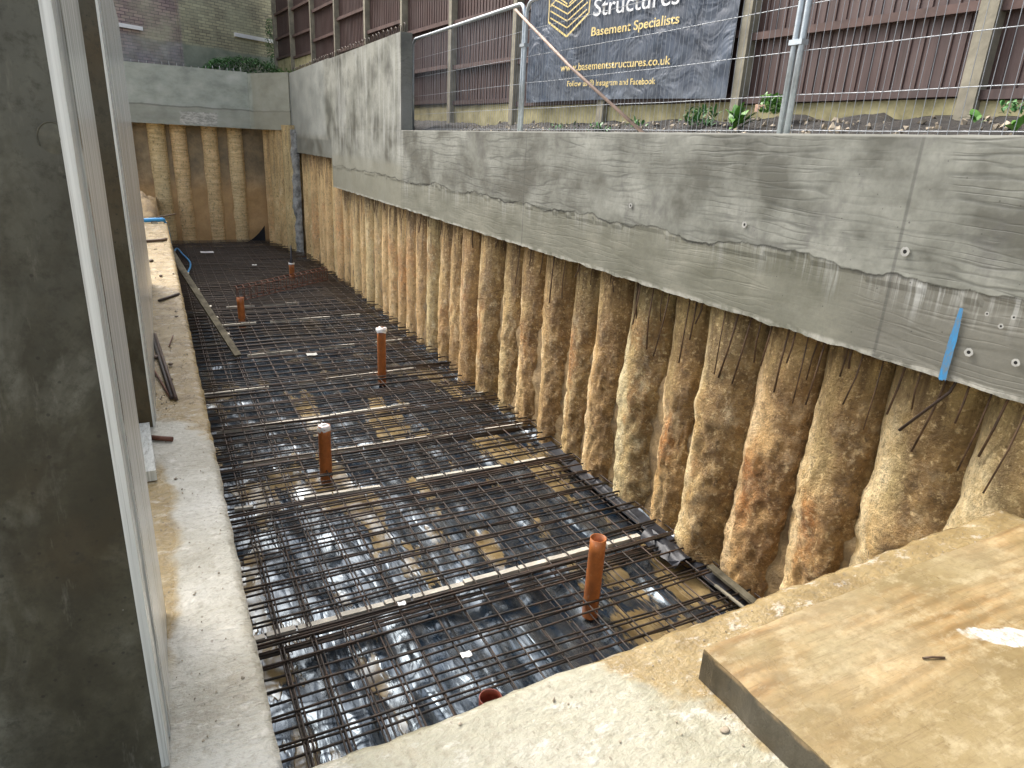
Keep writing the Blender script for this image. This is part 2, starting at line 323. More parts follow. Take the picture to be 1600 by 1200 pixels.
def mat_edge():
    t = NT('smooth_wet_timber'); x, y, z = t.xyz()
    g = t.noise(1, 5, .65, t.map((60, 16, .5)))
    col = t.ramp(g, [(.3, (.3, .3, .27)), (.42, (.52, .53, .49)), (.7, (.74, .75, .71))])
    low = t.step(z, 3.0, 1.4); col = t.mix(t.math('MULTIPLY', low, .35), col, (.38, .36, .27))
    ck = t.math('MULTIPLY', t.step(t.math('ABSOLUTE', t.math('SUBTRACT', y, t.math('ADD', 1.592, t.math('MULTIPLY', t.noise(3, 3), .02)))), .02, .008), t.ramp(t.noise(2.2, 4, .7, t.map((0, 0, 1))), [(.42, 0.0), (.5, .9)])); col = t.mix(ck, col, (.04, .038, .03))
    st_ = t.ramp(t.noise(1, 5, .75, t.map((90, 30, .9), (3, 1, 2))), [(.52, 0.0), (.66, .65)]); col = t.mix(st_, col, (.2, .19, .16))
    t.set(Base_Color=col, Roughness=.22, IOR=1.5); t.bump(g, .25, .006); return t.m

def mat_board():
    t = NT('muddy_plywood'); x, y, z = t.xyz()
    n = t.noise(2.0, 5, .6)
    gr = t.wave(5.5, 8, t.map((.3, 1, 1)), 3, 1.0, 'Y')
    mud = t.ramp(n, [(.3, (.17, .125, .055)), (.5, (.25, .19, .09)), (.72, (.32, .26, .14))])
    wood = t.ramp(gr, [(.1, (.2, .1, .03)), (.4, (.36, .2, .075)), (.8, (.45, .3, .14))])
    a = t.math('MULTIPLY', t.ramp(t.noise(2.4, 5, .65, t.map((.6, 1.6, 1), (3, 3, 0))), [(.4, 0.0), (.62, .7)]), t.step(y, .6, 1.1))
    col = t.mix(a, mud, wood)
    f = t.noise(50, 5, .75); gl = t.noise(1, 5, .8, t.map((5, 85, 1), rot=(0, 0, .05))); col = t.mix(t.ramp(gl, [(.34, .55), (.48, 0.0)]), col, (.15, .1, .045)); col = t.mix(t.ramp(f, [(.3, .5), (.52, 0.0)]), col, (.16, .11, .05))
    lt = t.ramp(t.noise(11, 6, .75, t.map((1, 1.6, 1), (4, 9, 0))), [(.5, 0.0), (.66, .6)]); col = t.mix(lt, col, (.42, .35, .21))
    dkk = t.ramp(t.noise(4, 6, .75, t.map((1, 1, 1), (1, 2, 0))), [(.36, .6), (.5, 0.0)]); col = t.mix(dkk, col, (.2, .15, .075))
    px = t.math('SUBTRACT', x, 2.26); py = t.math('SUBTRACT', y, .815)
    wn = t.noise(7, 4, .65)
    dd = t.math('ADD', t.math('ADD', t.math('POWER', t.math('DIVIDE', px, .15), 2.0), t.math('POWER', t.math('DIVIDE', t.math('ADD', py, t.math('MULTIPLY', px, .55)), .06), 2.0)), t.math('MULTIPLY', wn, 2.6))
    patch = t.step(dd, 2.35, 2.0)
    col = t.mix(patch, col, t.ramp(f, [(.35, (.3, .27, .2)), (.6, (.6, .58, .53))]))
    side = t.step(z, 1.612, 1.606)
    col = t.mix(side, col, t.ramp(t.noise(3, 6, .7), [(.35, (.035, .03, .02)), (.6, (.08, .07, .05)), (.75, (.15, .13, .1))]))
    worn = t.math('MULTIPLY', t.step(z, 1.592, 1.604), t.ramp(t.noise(9, 4, .7), [(.42, 0.0), (.56, .9)])); col = t.mix(t.math('MULTIPLY', worn, side), col, (.3, .21, .11))
    t.set(Base_Color=col, Roughness=t.ramp(n, [(.38, .14), (.6, .5)])); t.bump(t.math('ADD', t.math('MULTIPLY', t.noise(25, 5, .7), .6), t.math('MULTIPLY', t.math('MULTIPLY', gr, a), .5)), .5, .012); return t.m

def mat_pipe(name, c):
    t = NT(name); n = t.noise(14, 5, .65)
    col = t.ramp(n, [(.3, tuple(v * .6 for v in c)), (.6, c)])
    sc_ = t.ramp(t.noise(24, 5, .8), [(.6, 0.0), (.7, .6)]); col = t.mix(sc_, col, (.5, .38, .26)); dn = t.ramp(t.noise(6, 5, .7, t.map((1, 1, .5))), [(.4, .55), (.55, 0.0)]); col = t.mix(dn, col, tuple(v * .45 for v in c))
    t.set(Base_Color=col, Roughness=.42); t.bump(n, .15, .004); return t.m

def mat_leaf(name, a, b):
    t = NT(name); col = t.mix(t.noise(7, 2), a, b)
    t.set(Base_Color=col, Roughness=.45); t.b.inputs['Subsurface Weight'].default_value = 0
    return t.m

def mat_gravelboard():
    t = NT('mossy_concrete_board'); n = t.noise(4, 6, .65)
    col = t.ramp(n, [(.3, (.2, .18, .09)), (.5, (.38, .34, .18)), (.7, (.52, .46, .27))])
    t.set(Base_Color=col, Roughness=.85); t.bump(t.noise(25, 5, .7), .4, .01); return t.m

def mat_paint():
    t = NT('blue_spray_paint'); n = t.noise(22, 5, .75, t.map((1, 1.6, .6)))
    t.set(Base_Color=t.ramp(n, [(.34, (.14, .17, .17)), (.48, (.05, .19, .36)), (.64, (.03, .24, .5))]), Roughness=.7); return t.m
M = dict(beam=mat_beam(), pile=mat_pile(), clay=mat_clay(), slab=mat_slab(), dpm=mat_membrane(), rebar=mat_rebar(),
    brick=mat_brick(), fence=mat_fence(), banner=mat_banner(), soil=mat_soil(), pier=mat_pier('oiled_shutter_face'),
    edge=mat_edge(), board=mat_board(), pipe=mat_pipe('orange_pipe_plastic', (.42, .135, .032)), dpipe=mat_pipe('dark_red_pipe_plastic', (.26, .06, .035)),
    gboard=mat_gravelboard(), leaf=mat_leaf('green_leaf', (.05, .16, .025), (.16, .33, .06)), leafd=mat_leaf('dark_green_leaf', (.035, .13, .035), (.11, .27, .07)),
    galv=plain('galvanised_steel', (.42, .47, .5), .4, .6, .15, 30, .1),
    wire=plain('galvanised_wire', (.3, .32, .34), .4, .5, .2, 9, 0),
    cpost=plain('weathered_concrete_post', (.24, .22, .165), .85, 0, .35, 6, .4, dist=.01),
    spacer=plain('pale_mortar_bar', (.43, .4, .33), .7, 0, .3, 8, .4, dist=.008),
    white=plain('white_plastic', (.78, .78, .76), .4, 0, .06, 8, .1),
    gold=plain('gold_print', (.75, .58, .22), .5, 0, .1, 8, 0), wprint=plain('white_print', (.75, .76, .76), .5, 0, .06, 8, 0),
    imprint=plain('worn_shutter_imprint', (.075, .072, .05), .6, 0, .5, 30, .3), blue=plain('blue_plastic_pipe', (.05, .3, .6), .3, 0, .15, 8, 0), bluepaint=mat_paint(),
    plank=plain('wet_grey_plank', (.095, .085, .06), .8, 0, .6, 9, .5, .08, dist=.008), grey=plain('rough_grey_concrete', (.27, .27, .25), .7, 0, .7, 7, 1, dist=.06),
    black=plain('black_polythene', (.012, .014, .02), .5, 0, .3, 5, .3, dist=.012), hbar=plain('muddy_rusty_bar', (.1, .058, .03), .7, 0, .6, 14, .4), rust=plain('fresh_rust_bar', (.11, .038, .018), .7, 0, .4, 20, .3),
    stone=plain('rubble_stone', (.3, .25, .18), .7, 0, .6, 6, .5), twig=plain('brown_stick', (.09, .055, .03), .6, 0, .4, 12, .4),
    crisp=plain('torn_orange_wrapper', (.42, .27, .19), .4, 0, .4, 30, .2), pole=plain('chipped_wooden_pole', (.3, .21, .16), .6, 0, .4, 7, .2),
    ground=plain('site_ground', (.22, .18, .12), .8, 0, .4, 1.5, .6, dist=.05), hole=plain('dark_tie_hole', (.01, .01, .01), .9, 0, 0, 5, 0),
    mortar=plain('pale_mortar_ring', (.36, .36, .33), .8, 0, .2, 30, .3), wood=plain('rail_timber', (.1, .06, .05), .7, 0, .4, 6, .3))

# ------------------------------------------------------------------ mesh helpers
class MB:
    def __init__(s): s.v = []; s.f = []; s.sm = []
    def add(s, vs, fs, smooth=False):
        b = len(s.v); s.v += [tuple(v) for v in vs]; s.f += [tuple(i + b for i in f) for f in fs]; s.sm += [smooth] * len(fs)
    def box(s, x0, x1, y0, y1, z0, z1, M4=None, jit=0):
        vs = [Vector((x, y, z)) for z in (z0, z1) for y in (y0, y1) for x in (x0, x1)]
        if jit: vs = [v + Vector((U(-jit, jit), U(-jit, jit), U(-jit, jit))) for v in vs]
        if M4: vs = [M4 @ v for v in vs]
        s.add(vs, [(0, 2, 3, 1), (4, 5, 7, 6), (0, 1, 5, 4), (2, 6, 7, 3), (0, 4, 6, 2), (1, 3, 7, 5)])
    def bar(s, a, b, w, h, up=(0, 0, 1)):   # box beam between two points
        a = Vector(a); b = Vector(b); d = (b - a); L = d.length; d.normalize()
        sd = d.cross(Vector(up)).normalized(); u = sd.cross(d)
        vs = []
        for p in (a, b):
            for i, j in ((-1, -1), (1, -1), (1, 1), (-1, 1)): vs.append(p + sd * (i * w / 2) + u * (j * h / 2))
        s.add(vs, [(0, 1, 2, 3), (4, 7, 6, 5), (0, 4, 5, 1), (1, 5, 6, 2), (2, 6, 7, 3), (3, 7, 4, 0)])
    def tube(s, pts, r, n=6, cap=True, smooth=True):
        pts = [Vector(p) for p in pts]; rings = []
        if not isinstance(r, (list, tuple)): r = [r] * len(pts)
        d0 = (pts[1] - pts[0]).normalized(); ref = Vector((0, 0, 1)) if abs(d0.z) < .9 else Vector((1, 0, 0))
        vs = []
        u = d0.cross(ref).normalized()
        for i, p in enumerate(pts):
            d = (pts[min(i + 1, len(pts) - 1)] - pts[max(i - 1, 0)]).normalized()
            u = (u - d * u.dot(d)).normalized(); w = d.cross(u)
            for k in range(n):
                a = 2 * PI * k / n; vs.append(p + (u * math.cos(a) + w * math.sin(a)) * r[i])
        fs = []
        for i in range(len(pts) - 1):
            for k in range(n):
                k2 = (k + 1) % n; fs.append((i * n + k, i * n + k2, (i + 1) * n + k2, (i + 1) * n + k))
        s.add(vs, fs, smooth)
        if cap:
            b = len(s.v) - len(vs)
            s.f.append(tuple(b + k for k in reversed(range(n)))); s.f.append(tuple(b + (len(pts) - 1) * n + k for k in range(n))); s.sm += [False, False]
    def grid(s, P, nu, nv, off=None, smooth=True):    # P(i,j)->Vector ; off: closed solid thickness vector/func
        vs = [Vector(P(i, j)) for i in range(nu + 1) for j in range(nv + 1)]
        W = nv + 1; fs = [(i * W + j, (i + 1) * W + j, (i + 1) * W + j + 1, i * W + j + 1) for i in range(nu) for j in range(nv)]
        s.add(vs, fs, smooth)
        if off is not None:
            rim = [(i, 0) for i in range(nu)] + [(nu, j) for j in range(nv)] + [(i, nv) for i in range(nu, 0, -1)] + [(0, j) for j in range(nv, 0, -1)]
            fr = [vs[i * W + j] for i, j in rim]
            bk = [off(v) if callable(off) else v + Vector(off) for v in fr]; n = len(rim)
            s.add(fr + bk, [(k, n + k, n + (k + 1) % n, (k + 1) % n) for k in range(n)], False)
            s.add(bk, [tuple(range(n))], False)
    def obj(s, name, mat, parent=None, loc=(0, 0, 0)):
        me = bpy.data.meshes.new(name); me.from_pydata([tuple(Vector(v)) for v in s.v], [], s.f)
        me.polygons.foreach_set('use_smooth', s.sm); me.materials.append(mat); me.update()
        o = bpy.data.objects.new(name, me); COL.objects.link(o)
        if parent is not None:
            o.parent = parent; o.matrix_parent_inverse = Matrix.Translation(-Vector(parent.location))
        else: 
            if any(loc):
                me.transform(Matrix.Translation(-Vector(loc))); o.location = loc
        return o

def tag(o, label=None, cat=None, group=None, kind=None):
    if label: o['label'] = label
    if cat: o['category'] = cat
    if group: o['group'] = group
    if kind: o['kind'] = kind
    return o
def thing(name, label, cat, loc, group=None):
    o = bpy.data.objects.new(name, None); COL.objects.link(o); o.location = loc; o.empty_display_size = .1
    return tag(o, label, cat, group)
def N(x, y=0, z=0, s=1.0): return noise.noise(Vector((x * s, y * s, z * s)))
def FB(x, y=0, z=0, s=1.0, o=4): return noise.fractal(Vector((x * s, y * s, z * s)), 1.0, 2.1, o)
def lerp(a, b, t): return a + (b - a) * t
def interp(x, pts):
    if x <= pts[0][0]: return pts[0][1]
    for (a, va), (b, vb) in zip(pts, pts[1:]):
        if x <= b: return lerp(va, vb, (x - a) / (b - a))
    return pts[-1][1]

# ------------------------------------------------------------------ camera (fitted from the vanishing points)
cd = bpy.data.cameras.new('camera'); cam = bpy.data.objects.new('camera', cd); COL.objects.link(cam); sc.camera = cam
cd.sensor_width = 36; cd.lens = 1052.996 / 1600 * 36; cd.clip_end = 500; cd.clip_start = .05
R = ((0.8908472, -0.10742569, 0.44141929), (-0.45151436, -0.31685218, 0.83410999), (0.05025982, -0.9423717, -0.33077112))
cam.matrix_world = Matrix(((R[0][0], -R[0][1], -R[0][2], 0), (R[1][0], -R[1][1], -R[1][2], 0), (R[2][0], -R[2][1], -R[2][2], 3.0), (0, 0, 0, 1)))

# ------------------------------------------------------------------ light
w = bpy.data.worlds.new('World'); sc.world = w; w.use_nodes = True; nt = w.node_tree
sky = nt.nodes.new('ShaderNodeTexSky'); sky.sky_type = 'NISHITA'; sky.sun_disc = False
SUN_EL, SUN_AZ = math.radians(50), math.radians(-25)     # azimuth clockwise from +Y
sky.sun_elevation = SUN_EL; sky.sun_rotation = SUN_AZ; sky.air_density = 1.0; sky.dust_density = 6.0; sky.ozone_density = 1.0
hs = nt.nodes.new('ShaderNodeHueSaturation'); hs.inputs['Saturation'].default_value = .5
bg = nt.nodes['Background']; bg.inputs['Strength'].default_value = .15
nt.links.new(sky.outputs[0], hs.inputs['Color']); nt.links.new(hs.outputs[0], bg.inputs['Color'])
ld = bpy.data.lights.new('sun', 'SUN'); ld.energy = .75; ld.angle = math.radians(34); ld.color = (1, .96, .9)
sun = bpy.data.objects.new('sun', ld); COL.objects.link(sun)
sd = Vector((math.sin(SUN_AZ) * math.cos(SUN_EL), math.cos(SUN_AZ) * math.cos(SUN_EL), math.sin(SUN_EL)))
sun.rotation_euler = (-sd).to_track_quat('-Z', 'Y').to_euler()
sc.view_settings.view_transform = 'Standard'; sc.view_settings.look = 'None'; sc.view_settings.gamma = 1; sc.view_settings.exposure = 1.5

# ------------------------------------------------------------------ ground, pit floor, slab
XP = 3.45      # front of the pile wall
def wallx(y):  # right-hand foot of the pit
    return interp(y, [(0, 3.46), (18.3, 3.4), (18.7, 3.22), (21.2, 2.74), (22, 2.7)])
mb = MB()
mb.add([(-60, -60, 1.44), (60, -60, 1.44), (60, -2.0, 1.44), (-60, -2.0, 1.44)], [(0, 1, 2, 3)])
mb.add([(-60, -2, 1.44), (-2.9, -2, 1.44), (-2.9, 60, 1.44), (-60, 60, 1.44)], [(0, 1, 2, 3)])
mb.add([(5.6, -2, 3.2), (60, -2, 3.2), (60, 60, 3.2), (5.6, 60, 3.2)], [(0, 1, 2, 3)])
mb.add([(-2.9, 26, 4.3), (5.6, 26, 4.3), (5.6, 60, 4.3), (-2.9, 60, 4.3)], [(0, 1, 2, 3)])
mb.add([(5.6, -2, 1.44), (5.6, -2, 3.2), (60, -2, 3.2), (60, -2, 1.44)], [(0, 1, 2, 3)])
tag(mb.obj('ground', M['ground']), kind='structure')
mb = MB(); mb.box(-.2, 4.2, .4, 22, -.3, -.12)
tag(mb.obj('pit_floor', M['clay']), kind='structure')

def slab_mesh(xs, ys, inside, z0, zb):
    mb = MB(); idx = {}
    def vid(i, j):
        if (i, j) in idx: return idx[i, j]
        x, y = xs[i], ys[j]
        c = [inside(xs[a] + 1e-4 if a < len(xs) else 9e9, 0) for a in ()]
        cells = [(a, b) for a in (i - 1, i) for b in (j - 1, j)]
        ins = [0 <= a < len(xs) - 1 and 0 <= b < len(ys) - 1 and inside((xs[a] + xs[a + 1]) / 2, (ys[b] + ys[b + 1]) / 2) for a, b in cells]
        edge = not all(ins)
        dx = .012 * N(x, y, 3, 7) + .008 * N(x, y, 1, 25); dy = .012 * N(x, y, 9, 7) + .009 * N(x, y, 5, 25)
        z = z0 + .006 * N(x, y, 0, 3) + .003 * N(x, y, 0, 18)
        if edge: z -= .012 + .01 * abs(N(x, y, 4, 12)); dx *= .8; dy *= .9
        mb.v.append((x + dx, y + dy, z)); idx[i, j] = len(mb.v) - 1; return idx[i, j]
    edges = {}
    for i in range(len(xs) - 1):
        for j in range(len(ys) - 1):
            if inside((xs[i] + xs[i + 1]) / 2, (ys[j] + ys[j + 1]) / 2):
                f = (vid(i, j), vid(i + 1, j), vid(i + 1, j + 1), vid(i, j + 1)); mb.f.append(f); mb.sm.append(True)
                for a, b in zip(f, f[1:] + f[:1]):
                    if (b, a) in edges: del edges[b, a]
                    else: edges[a, b] = 1
    for a, b in edges:
        n = len(mb.v); va, vb = mb.v[a], mb.v[b]
        prev = (a, b); 
        for z in (z0 - .3, z0 - .8, zb):
            n = len(mb.v)
            mb.v += [(va[0] + .02 * N(va[0], va[1], z, 4), va[1] + .02 * N(va[1], va[0], z, 4), z), (vb[0] + .02 * N(vb[0], vb[1], z, 4), vb[1] + .02 * N(vb[1], vb[0], z, 4), z)]
            mb.f.append((prev[1], prev[0], n, n + 1)); mb.sm.append(True); prev = (n, n + 1)
    return mb
def rng(segs):
    out = []
    for a, b, st in segs:
        n = max(1, round((b - a) / st)); out += [a + (b - a) * k / n for k in range(n)]
    return out + [segs[-1][1]]
xs = rng([(-2.9, -.3, .3), (-.3, .13, .025), (.13, 3.45, .03)]); ys = rng([(-2, .5, .25), (.5, 1.38, .025), (1.38, 7, .035), (7, 13.6, .07)])
sm = slab_mesh(xs, ys, lambda x, y: x < .13 or y < 1.38, 1.5, -.12)
sm.v = [(x, y + (.03 * (x - 1.2) if y > .3 and x > .13 else 0), z) for x, y, z in sm.v]
tag(sm.obj('concrete_slab', M['slab']), kind='structure')
# clay berm beyond the end of the slab on the left
mb = MB()
def berm(i, j):
    x = -2.9 + i * .1 ; y = 13.62 + j * .12
    e = min(1, max(0, (.06 - x) / .5))
    z = 1.25 + .1 * FB(x, y, 0, 1.7) 
    z += .55 * math.exp(-((x + .25) / .45) ** 2 - ((y - 15.0) / .8) ** 2) * (1 + .35 * FB(x, y, 3, 3))
    z += .07 * FB(x, y, 1, 6) + .05 * FB(x, y, 7, 16)
    if i == 30: z = -.15
    return (x - (.05 if i == 30 else 0) + .05 * N(x, y, 2, 2), y, z)
mb.grid(berm, 30, 62); tag(mb.obj('clay_berm', M['clay']), kind='structure')
# clay behind the piles (right side and far end)
mb = MB()
def bank(i, j):
    y = .4 + i * .06; z = -.1 + j * .06
    if y > 14.65: z = -.1 + j * .0745
    x = wallx(y) + .1 + .2 * max(0, min(1, (z - 1.2 - .3 * N(y, 5, 0, .8)) / .5)) + .06 * FB(y, z, 0, 1.6) + .03 * FB(y, z * .8, 4, 7, 5)
    for vy, va, vb, vd in ((3.1, 1.25, 2.05, .4), (2.66, 1.0, 1.9, .35), (2.2, .85, 1.45, .3), (3.6, 1.7, 2.05, .2), (8.57, 1.75, 1.95, .2)):
        x += vd * math.exp(-((y - vy) / .07) ** 2) * max(0, min(1, (z - va) / .2)) * max(0, min(1, (vb - z) / .1))
    return (x, y, z)
mb.grid(bank, 346, 45); tag(mb.obj('clay_bank', M['clay']), kind='structure')
mb = MB()
mb.grid(lambda i, j: (-1.5 + i * .1, 21.02 + .05 * FB(i * .1, j * .1, 5, 1.6) + .06 * min(1, max(0, (j * .1 - 1.7) / .4)), -.1 + j * .1), 46, 33)
tag(mb.obj('clay_bank', M['clay']), kind='structure')

# damp-proof membrane
mb = MB()
def dpm(i, j):
    y = 1.1 + j * .045; u = i / 84; xr = wallx(y) + .06; x = lerp(.05, xr, u)
    r = abs(FB(x * 2.0, y * .7, 0, 1, 3)); r2 = abs(FB(x * 5, y * 1.6, 6, 1, 3))
    z = -.08 + .045 * (1 - min(1, r * 1.6)) + .012 * (1 - min(1, r2 * 1.8))
    z += .006 * FB(x, y, 9, 4, 2)
    ed = max(0, (u - .955) / .045); z += .09 * ed * ed + .012 * ed * N(y, 0, 0, 6)
    return (x, y, z)
mb.grid(dpm, 84, 446)
tag(mb.obj('plastic_membrane', M['dpm']), 'wrinkled wet black plastic sheet with muddy puddles lining the pit floor under the steel mats', 'plastic sheet')

# ------------------------------------------------------------------ concrete piles
def pile(name, label, group, cx, cy, r, seed, z1=2.25, res=1.0, mat='pile', a0=PI * .5 - .35, a1=PI * 1.5 + .35, rough=1.0, shift=(0, 0)):
    mb = MB(); nu = int(40 * res); nv = int(80 * res)
    def P(i, j):
        a = lerp(a0, a1, i / nu); z = -.12 + (z1 + .12) * j / nv; fz = max(0, min(1, (7.5 - cy) / 3))
        c, s_ = math.cos(a), math.sin(a)
        low = max(0, min(1, (1.9 - z) / .9)) * rough
        rr = r * (1 + .03 * N(seed, z, 0, .9) + .012 * N(seed * 3, z, 5, 3)) 
        rr += rough * .018 * FB(c * .5 + seed * 9, s_ * .5, z * .7, 2.2, 4) + low * (.013 + .008 * fz) * FB(c * .5 + seed, s_ * .5, z, 8, 5)
        rr += low * (.008 + .024 * fz) * max(0, FB(c + seed * 2, s_, z * .7, 1.5, 3))
        bul = (.022 if cy < 4.5 else .0) * math.exp(-((z - 1.15 - .3 * N(seed, 7)) / .16) ** 2) * rough
        lean = .015 * math.sin(z * 1.2 + seed)
        return (cx + shift[0] + (rr + bul) * c, cy + lean + (rr + bul) * s_, z)
    mb.grid(P, nu, nv)
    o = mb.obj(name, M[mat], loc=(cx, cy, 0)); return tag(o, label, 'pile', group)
bnd = [.75, 1.2, 1.68, 2.2, 2.63, 3.1, 3.62, 4.06, 4.6, 5.06, 5.55, 6.06, 6.52, 7.02, 7.56, 8.11, 8.57, 9.06]
while bnd[-1] < 18.3: bnd.append(bnd[-1] + .48 + U(-.03, .03))
ordn = ['first', 'second', 'third', 'fourth', 'fifth', 'sixth', 'seventh', 'eighth', 'ninth', 'tenth', 'eleventh', 'twelfth', 'thirteenth', 'fourteenth', 'fifteenth', 'sixteenth', 'seventeenth', 'eighteenth', 'nineteenth', 'twentieth']
def nth(k):
    if k < 20: return ordn[k]
    t, u = divmod(k + 1, 10)
    if u == 0: return {3: 'thirtieth', 4: 'fortieth'}[t]
    return {2: 'twenty', 3: 'thirty', 4: 'forty'}[t] + '-' + ordn[u - 1]
GP = 'clay-caked concrete piles along the right side of the pit'
np_ = len(bnd) - 1
for k in range(np_):
    a, b = bnd[k], bnd[k + 1]; cy = (a + b) / 2; wd = (b - a)
    near = cy < 7
    kind = 'greenish grey smooth-topped' if k in (3, 4, 5, 6) else ('merged mud-smeared' if k < 3 else ('brown rough' if cy < 8 else 'cream streaked narrow'))
    r = wd * ((.525 if k % 3 else .5) if k not in (3, 5) else .55) if k > 2 else wd * .62
    cx = wallx(cy) + .25 + (0.0 if k > 2 else .03) + U(-.04, .05)
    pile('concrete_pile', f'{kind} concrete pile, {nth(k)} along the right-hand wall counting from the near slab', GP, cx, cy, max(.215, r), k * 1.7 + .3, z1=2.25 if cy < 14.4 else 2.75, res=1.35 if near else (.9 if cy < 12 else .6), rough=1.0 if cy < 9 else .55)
# slanted return near the far end
sp = [(3.21, 18.9), (3.12, 19.3), (3.03, 19.72), (2.93, 20.15), (2.83, 20.6)]
for i, (x, y) in enumerate(sp):
    pile('concrete_pile', f'narrow cream pile on the angled return beyond the grout column, {nth(i)} from the column', 'piles on the angled return at the far right corner', x + .2, y, .24, i * 2.9 + 50, z1=3.25, res=.5, rough=.5)
for i, cx in enumerate([-1.3, -.55, .2, .72, 1.48, 2.12]):
    pile('concrete_pile', f'pale ribbed concrete pile in the far end wall, {nth(5 - i)} from the right corner', 'piles across the far end of the pit', cx, 21.1, .2 if i != 2 else .22, i * 3.3 + 80, z1=3.3, res=.6, rough=.7, a0=PI - .3, a1=2 * PI + .3)
mb = MB()
mb.grid(lambda i, j: (3.33 + (.14 + .06 * FB(i * .2, j * .12, 1, 2, 4) + .012 * N(i, j * .5)) * math.cos(PI * .45 + i * PI * 1.1 / 14), 18.62 + (.13 + .02 * FB(i * .3, j * .2, 8, 2, 3)) * math.sin(PI * .45 + i * PI * 1.1 / 14), -.1 + j * .056), 14, 58)
tag(mb.obj('grout_column', M['grey'], loc=(3.33, 18.62, 0)), 'lumpy dark grey column of cement grout at the inner corner of the pile walls', 'column')

# ------------------------------------------------------------------ capping beam
beam = thing('capping_beam', 'long grey board-marked concrete beam on top of the right-hand row of piles', 'beam', (3.6, 6.3, 2.04))
def face(name, mat, parent, y0, y1, z0, z1, x0, th, res=.05, jag=True, loc=None):
    mb = MB(); nu = max(2, int((y1 - y0) / res)); nv = max(2, int((z1 - z0) / res))
    def P(i, j):
        y = lerp(y0, y1, i / nu); z = lerp(z0, z1, j / nv)
        x = x0 + .004 * FB(y, z, 0, 1.5)
        ln = 2.45 + .06 * N(y, 0, 0, 1.3) + .025 * N(y, 0, 0, 6)
        if z < ln: x += .006
        if jag and j == 0: z += .012 * FB(y, 0, 3, 5, 5) + .006 * N(y, 0, 0, 31) - .003; x += .006 * N(y, 2, 0, 20)
        if j == nv: z += .003 * N(y, 7, 0, 8)
        return (x, y, z)
    mb.grid(P, nu, nv, off=lambda v: Vector((x0 + th, v.y, v.z)), smooth=False)
    return mb.obj(name, mat, parent)
face('beam_section', M['beam'], beam, -1.6, 14.62, 2.05, 3.157, 3.3, .62, .03)
rw = thing('raised_wall', 'tall pale streaked concrete upstand beyond the long beam', 'wall', (3.4, 14.6, 3.16))
face('wall_section', M['beam'], rw, 10.12, 14.62, 3.159, 4.45, 3.302, .17, .06, False)
face('wall_section', M['beam'], rw, 14.64, 19.05, 2.61, 4.47, 3.306, .17, .06)
for k in range(44):
    y = 10.25 + k * .2; mb = MB(); h = U(.09, .14); a = U(-.6, .6)
    pts = [Vector((3.39, y, 4.44))] + [Vector((3.39 + .02 * math.sin(a), y + .055 * math.cos(t) - .055 + .055, 4.45 + h * .6 + .06 * math.sin(t))) for t in [PI * q / 6 for q in range(7)]] + [Vector((3.39, y - .055, 4.44))]
    pts[0].y = y + .055
    mb.tube(pts, .007, 5); mb.obj('rebar_loop', M['rebar'], rw)
# vertical bars left hanging from the beam soffit
for yb in [.8, .98, 1.22, 1.43, 1.61, 1.82, 2.16, 2.34, 2.6, 2.73, 3.1, 3.38, 3.66, 4.12, .9, 1.1, 1.35, 1.52, 1.7, 1.93, 2.05, 2.28, 2.4, 2.52, 2.66, 2.8, 2.93, 3.02, 3.2, 3.32, 3.45, 3.58, 3.75, 3.9, 4.0, 4.25, 4.38, 4.62, 4.75, 5.0, 5.2, 5.4, 5.65, 5.9, 6.1, 6.4, 6.7, 7.0, 7.3, 7.6, 7.9, 8.3, 8.7, 9.1, 9.5, 9.9, 10.3, 10.8, 11.3, 11.8]:
    L = U(.12, .55) if yb < 7 else U(.1, .3); dy = U(-.02, .22) * L; x = U(3.36, 3.44)
    mb = MB(); mb.tube([(x, yb, 2.12), (x - .01, yb + dy * .4, 2.05 - L * .5), (x + U(-.04, .03), yb + dy, 2.05 - L)], U(.004, .007), 6)
    mb.obj('hanging_bar', M['hbar'], beam)
mb = MB(); mb.tube([(3.38, 1.75, 2.1), (3.36, 1.77, 1.98), (3.3, 1.93, 1.72)], .008, 6); mb.obj('hanging_bar', M['rebar'], beam)
# tie holes with mortar rings
def disc(y, z, r, x=3.292):
    mb = MB(); n = 14
    mb.add([(x - .004, y + math.cos(a) * r * U(.8, 1.15), z + math.sin(a) * r * U(.8, 1.15)) for a in [2 * PI * k / n for k in range(n)]], [tuple(range(n))])
    return mb
for (y, z, r) in [(3.2, 2.615, .02), (2.12, 2.61, .024), (1.56, 2.41, .011), (1.6, 2.36, .012), (1.67, 2.4, .01), (1.7, 2.1+.11, .02), (4.4, 2.62, .02), (1.5, 2.22, .018)]:
    a = 2 * PI / 18; mbr = MB(); R1, R2 = r, r * .45
    vs = []
    for k in range(18): vs += [(3.290 - .003, y + math.cos(a * k) * R1 * U(.9, 1.1), z + math.sin(a * k) * R1 * U(.9, 1.1)), (3.287, y + math.cos(a * k) * R2, z + math.sin(a * k) * R2)]
    mbr.add(vs, [(2 * k, 2 * k + 1, (2 * k + 3) % 36, (2 * k + 2) % 36) for k in range(18)])
    ring = mbr.obj('tie_hole_ring', M['mortar'], beam)
    h = disc(y, z, R2, 3.2925).obj('tie_hole', M['hole'], beam)
mb = MB()
mb.grid(lambda i, j: (3.2895, 1.785 + (j / 5 - .5) * .036 * (1 if i < 12 else 1 - .55 * (i - 12) / 8) * (1 + .12 * N(i * .5, j * .5)), 2.045 + .355 * i / 20 + .012 * N(j * 1.3, i * .2, 4)), 20, 5)
mb.obj('blue_paint_mark', M['bluepaint'], beam)
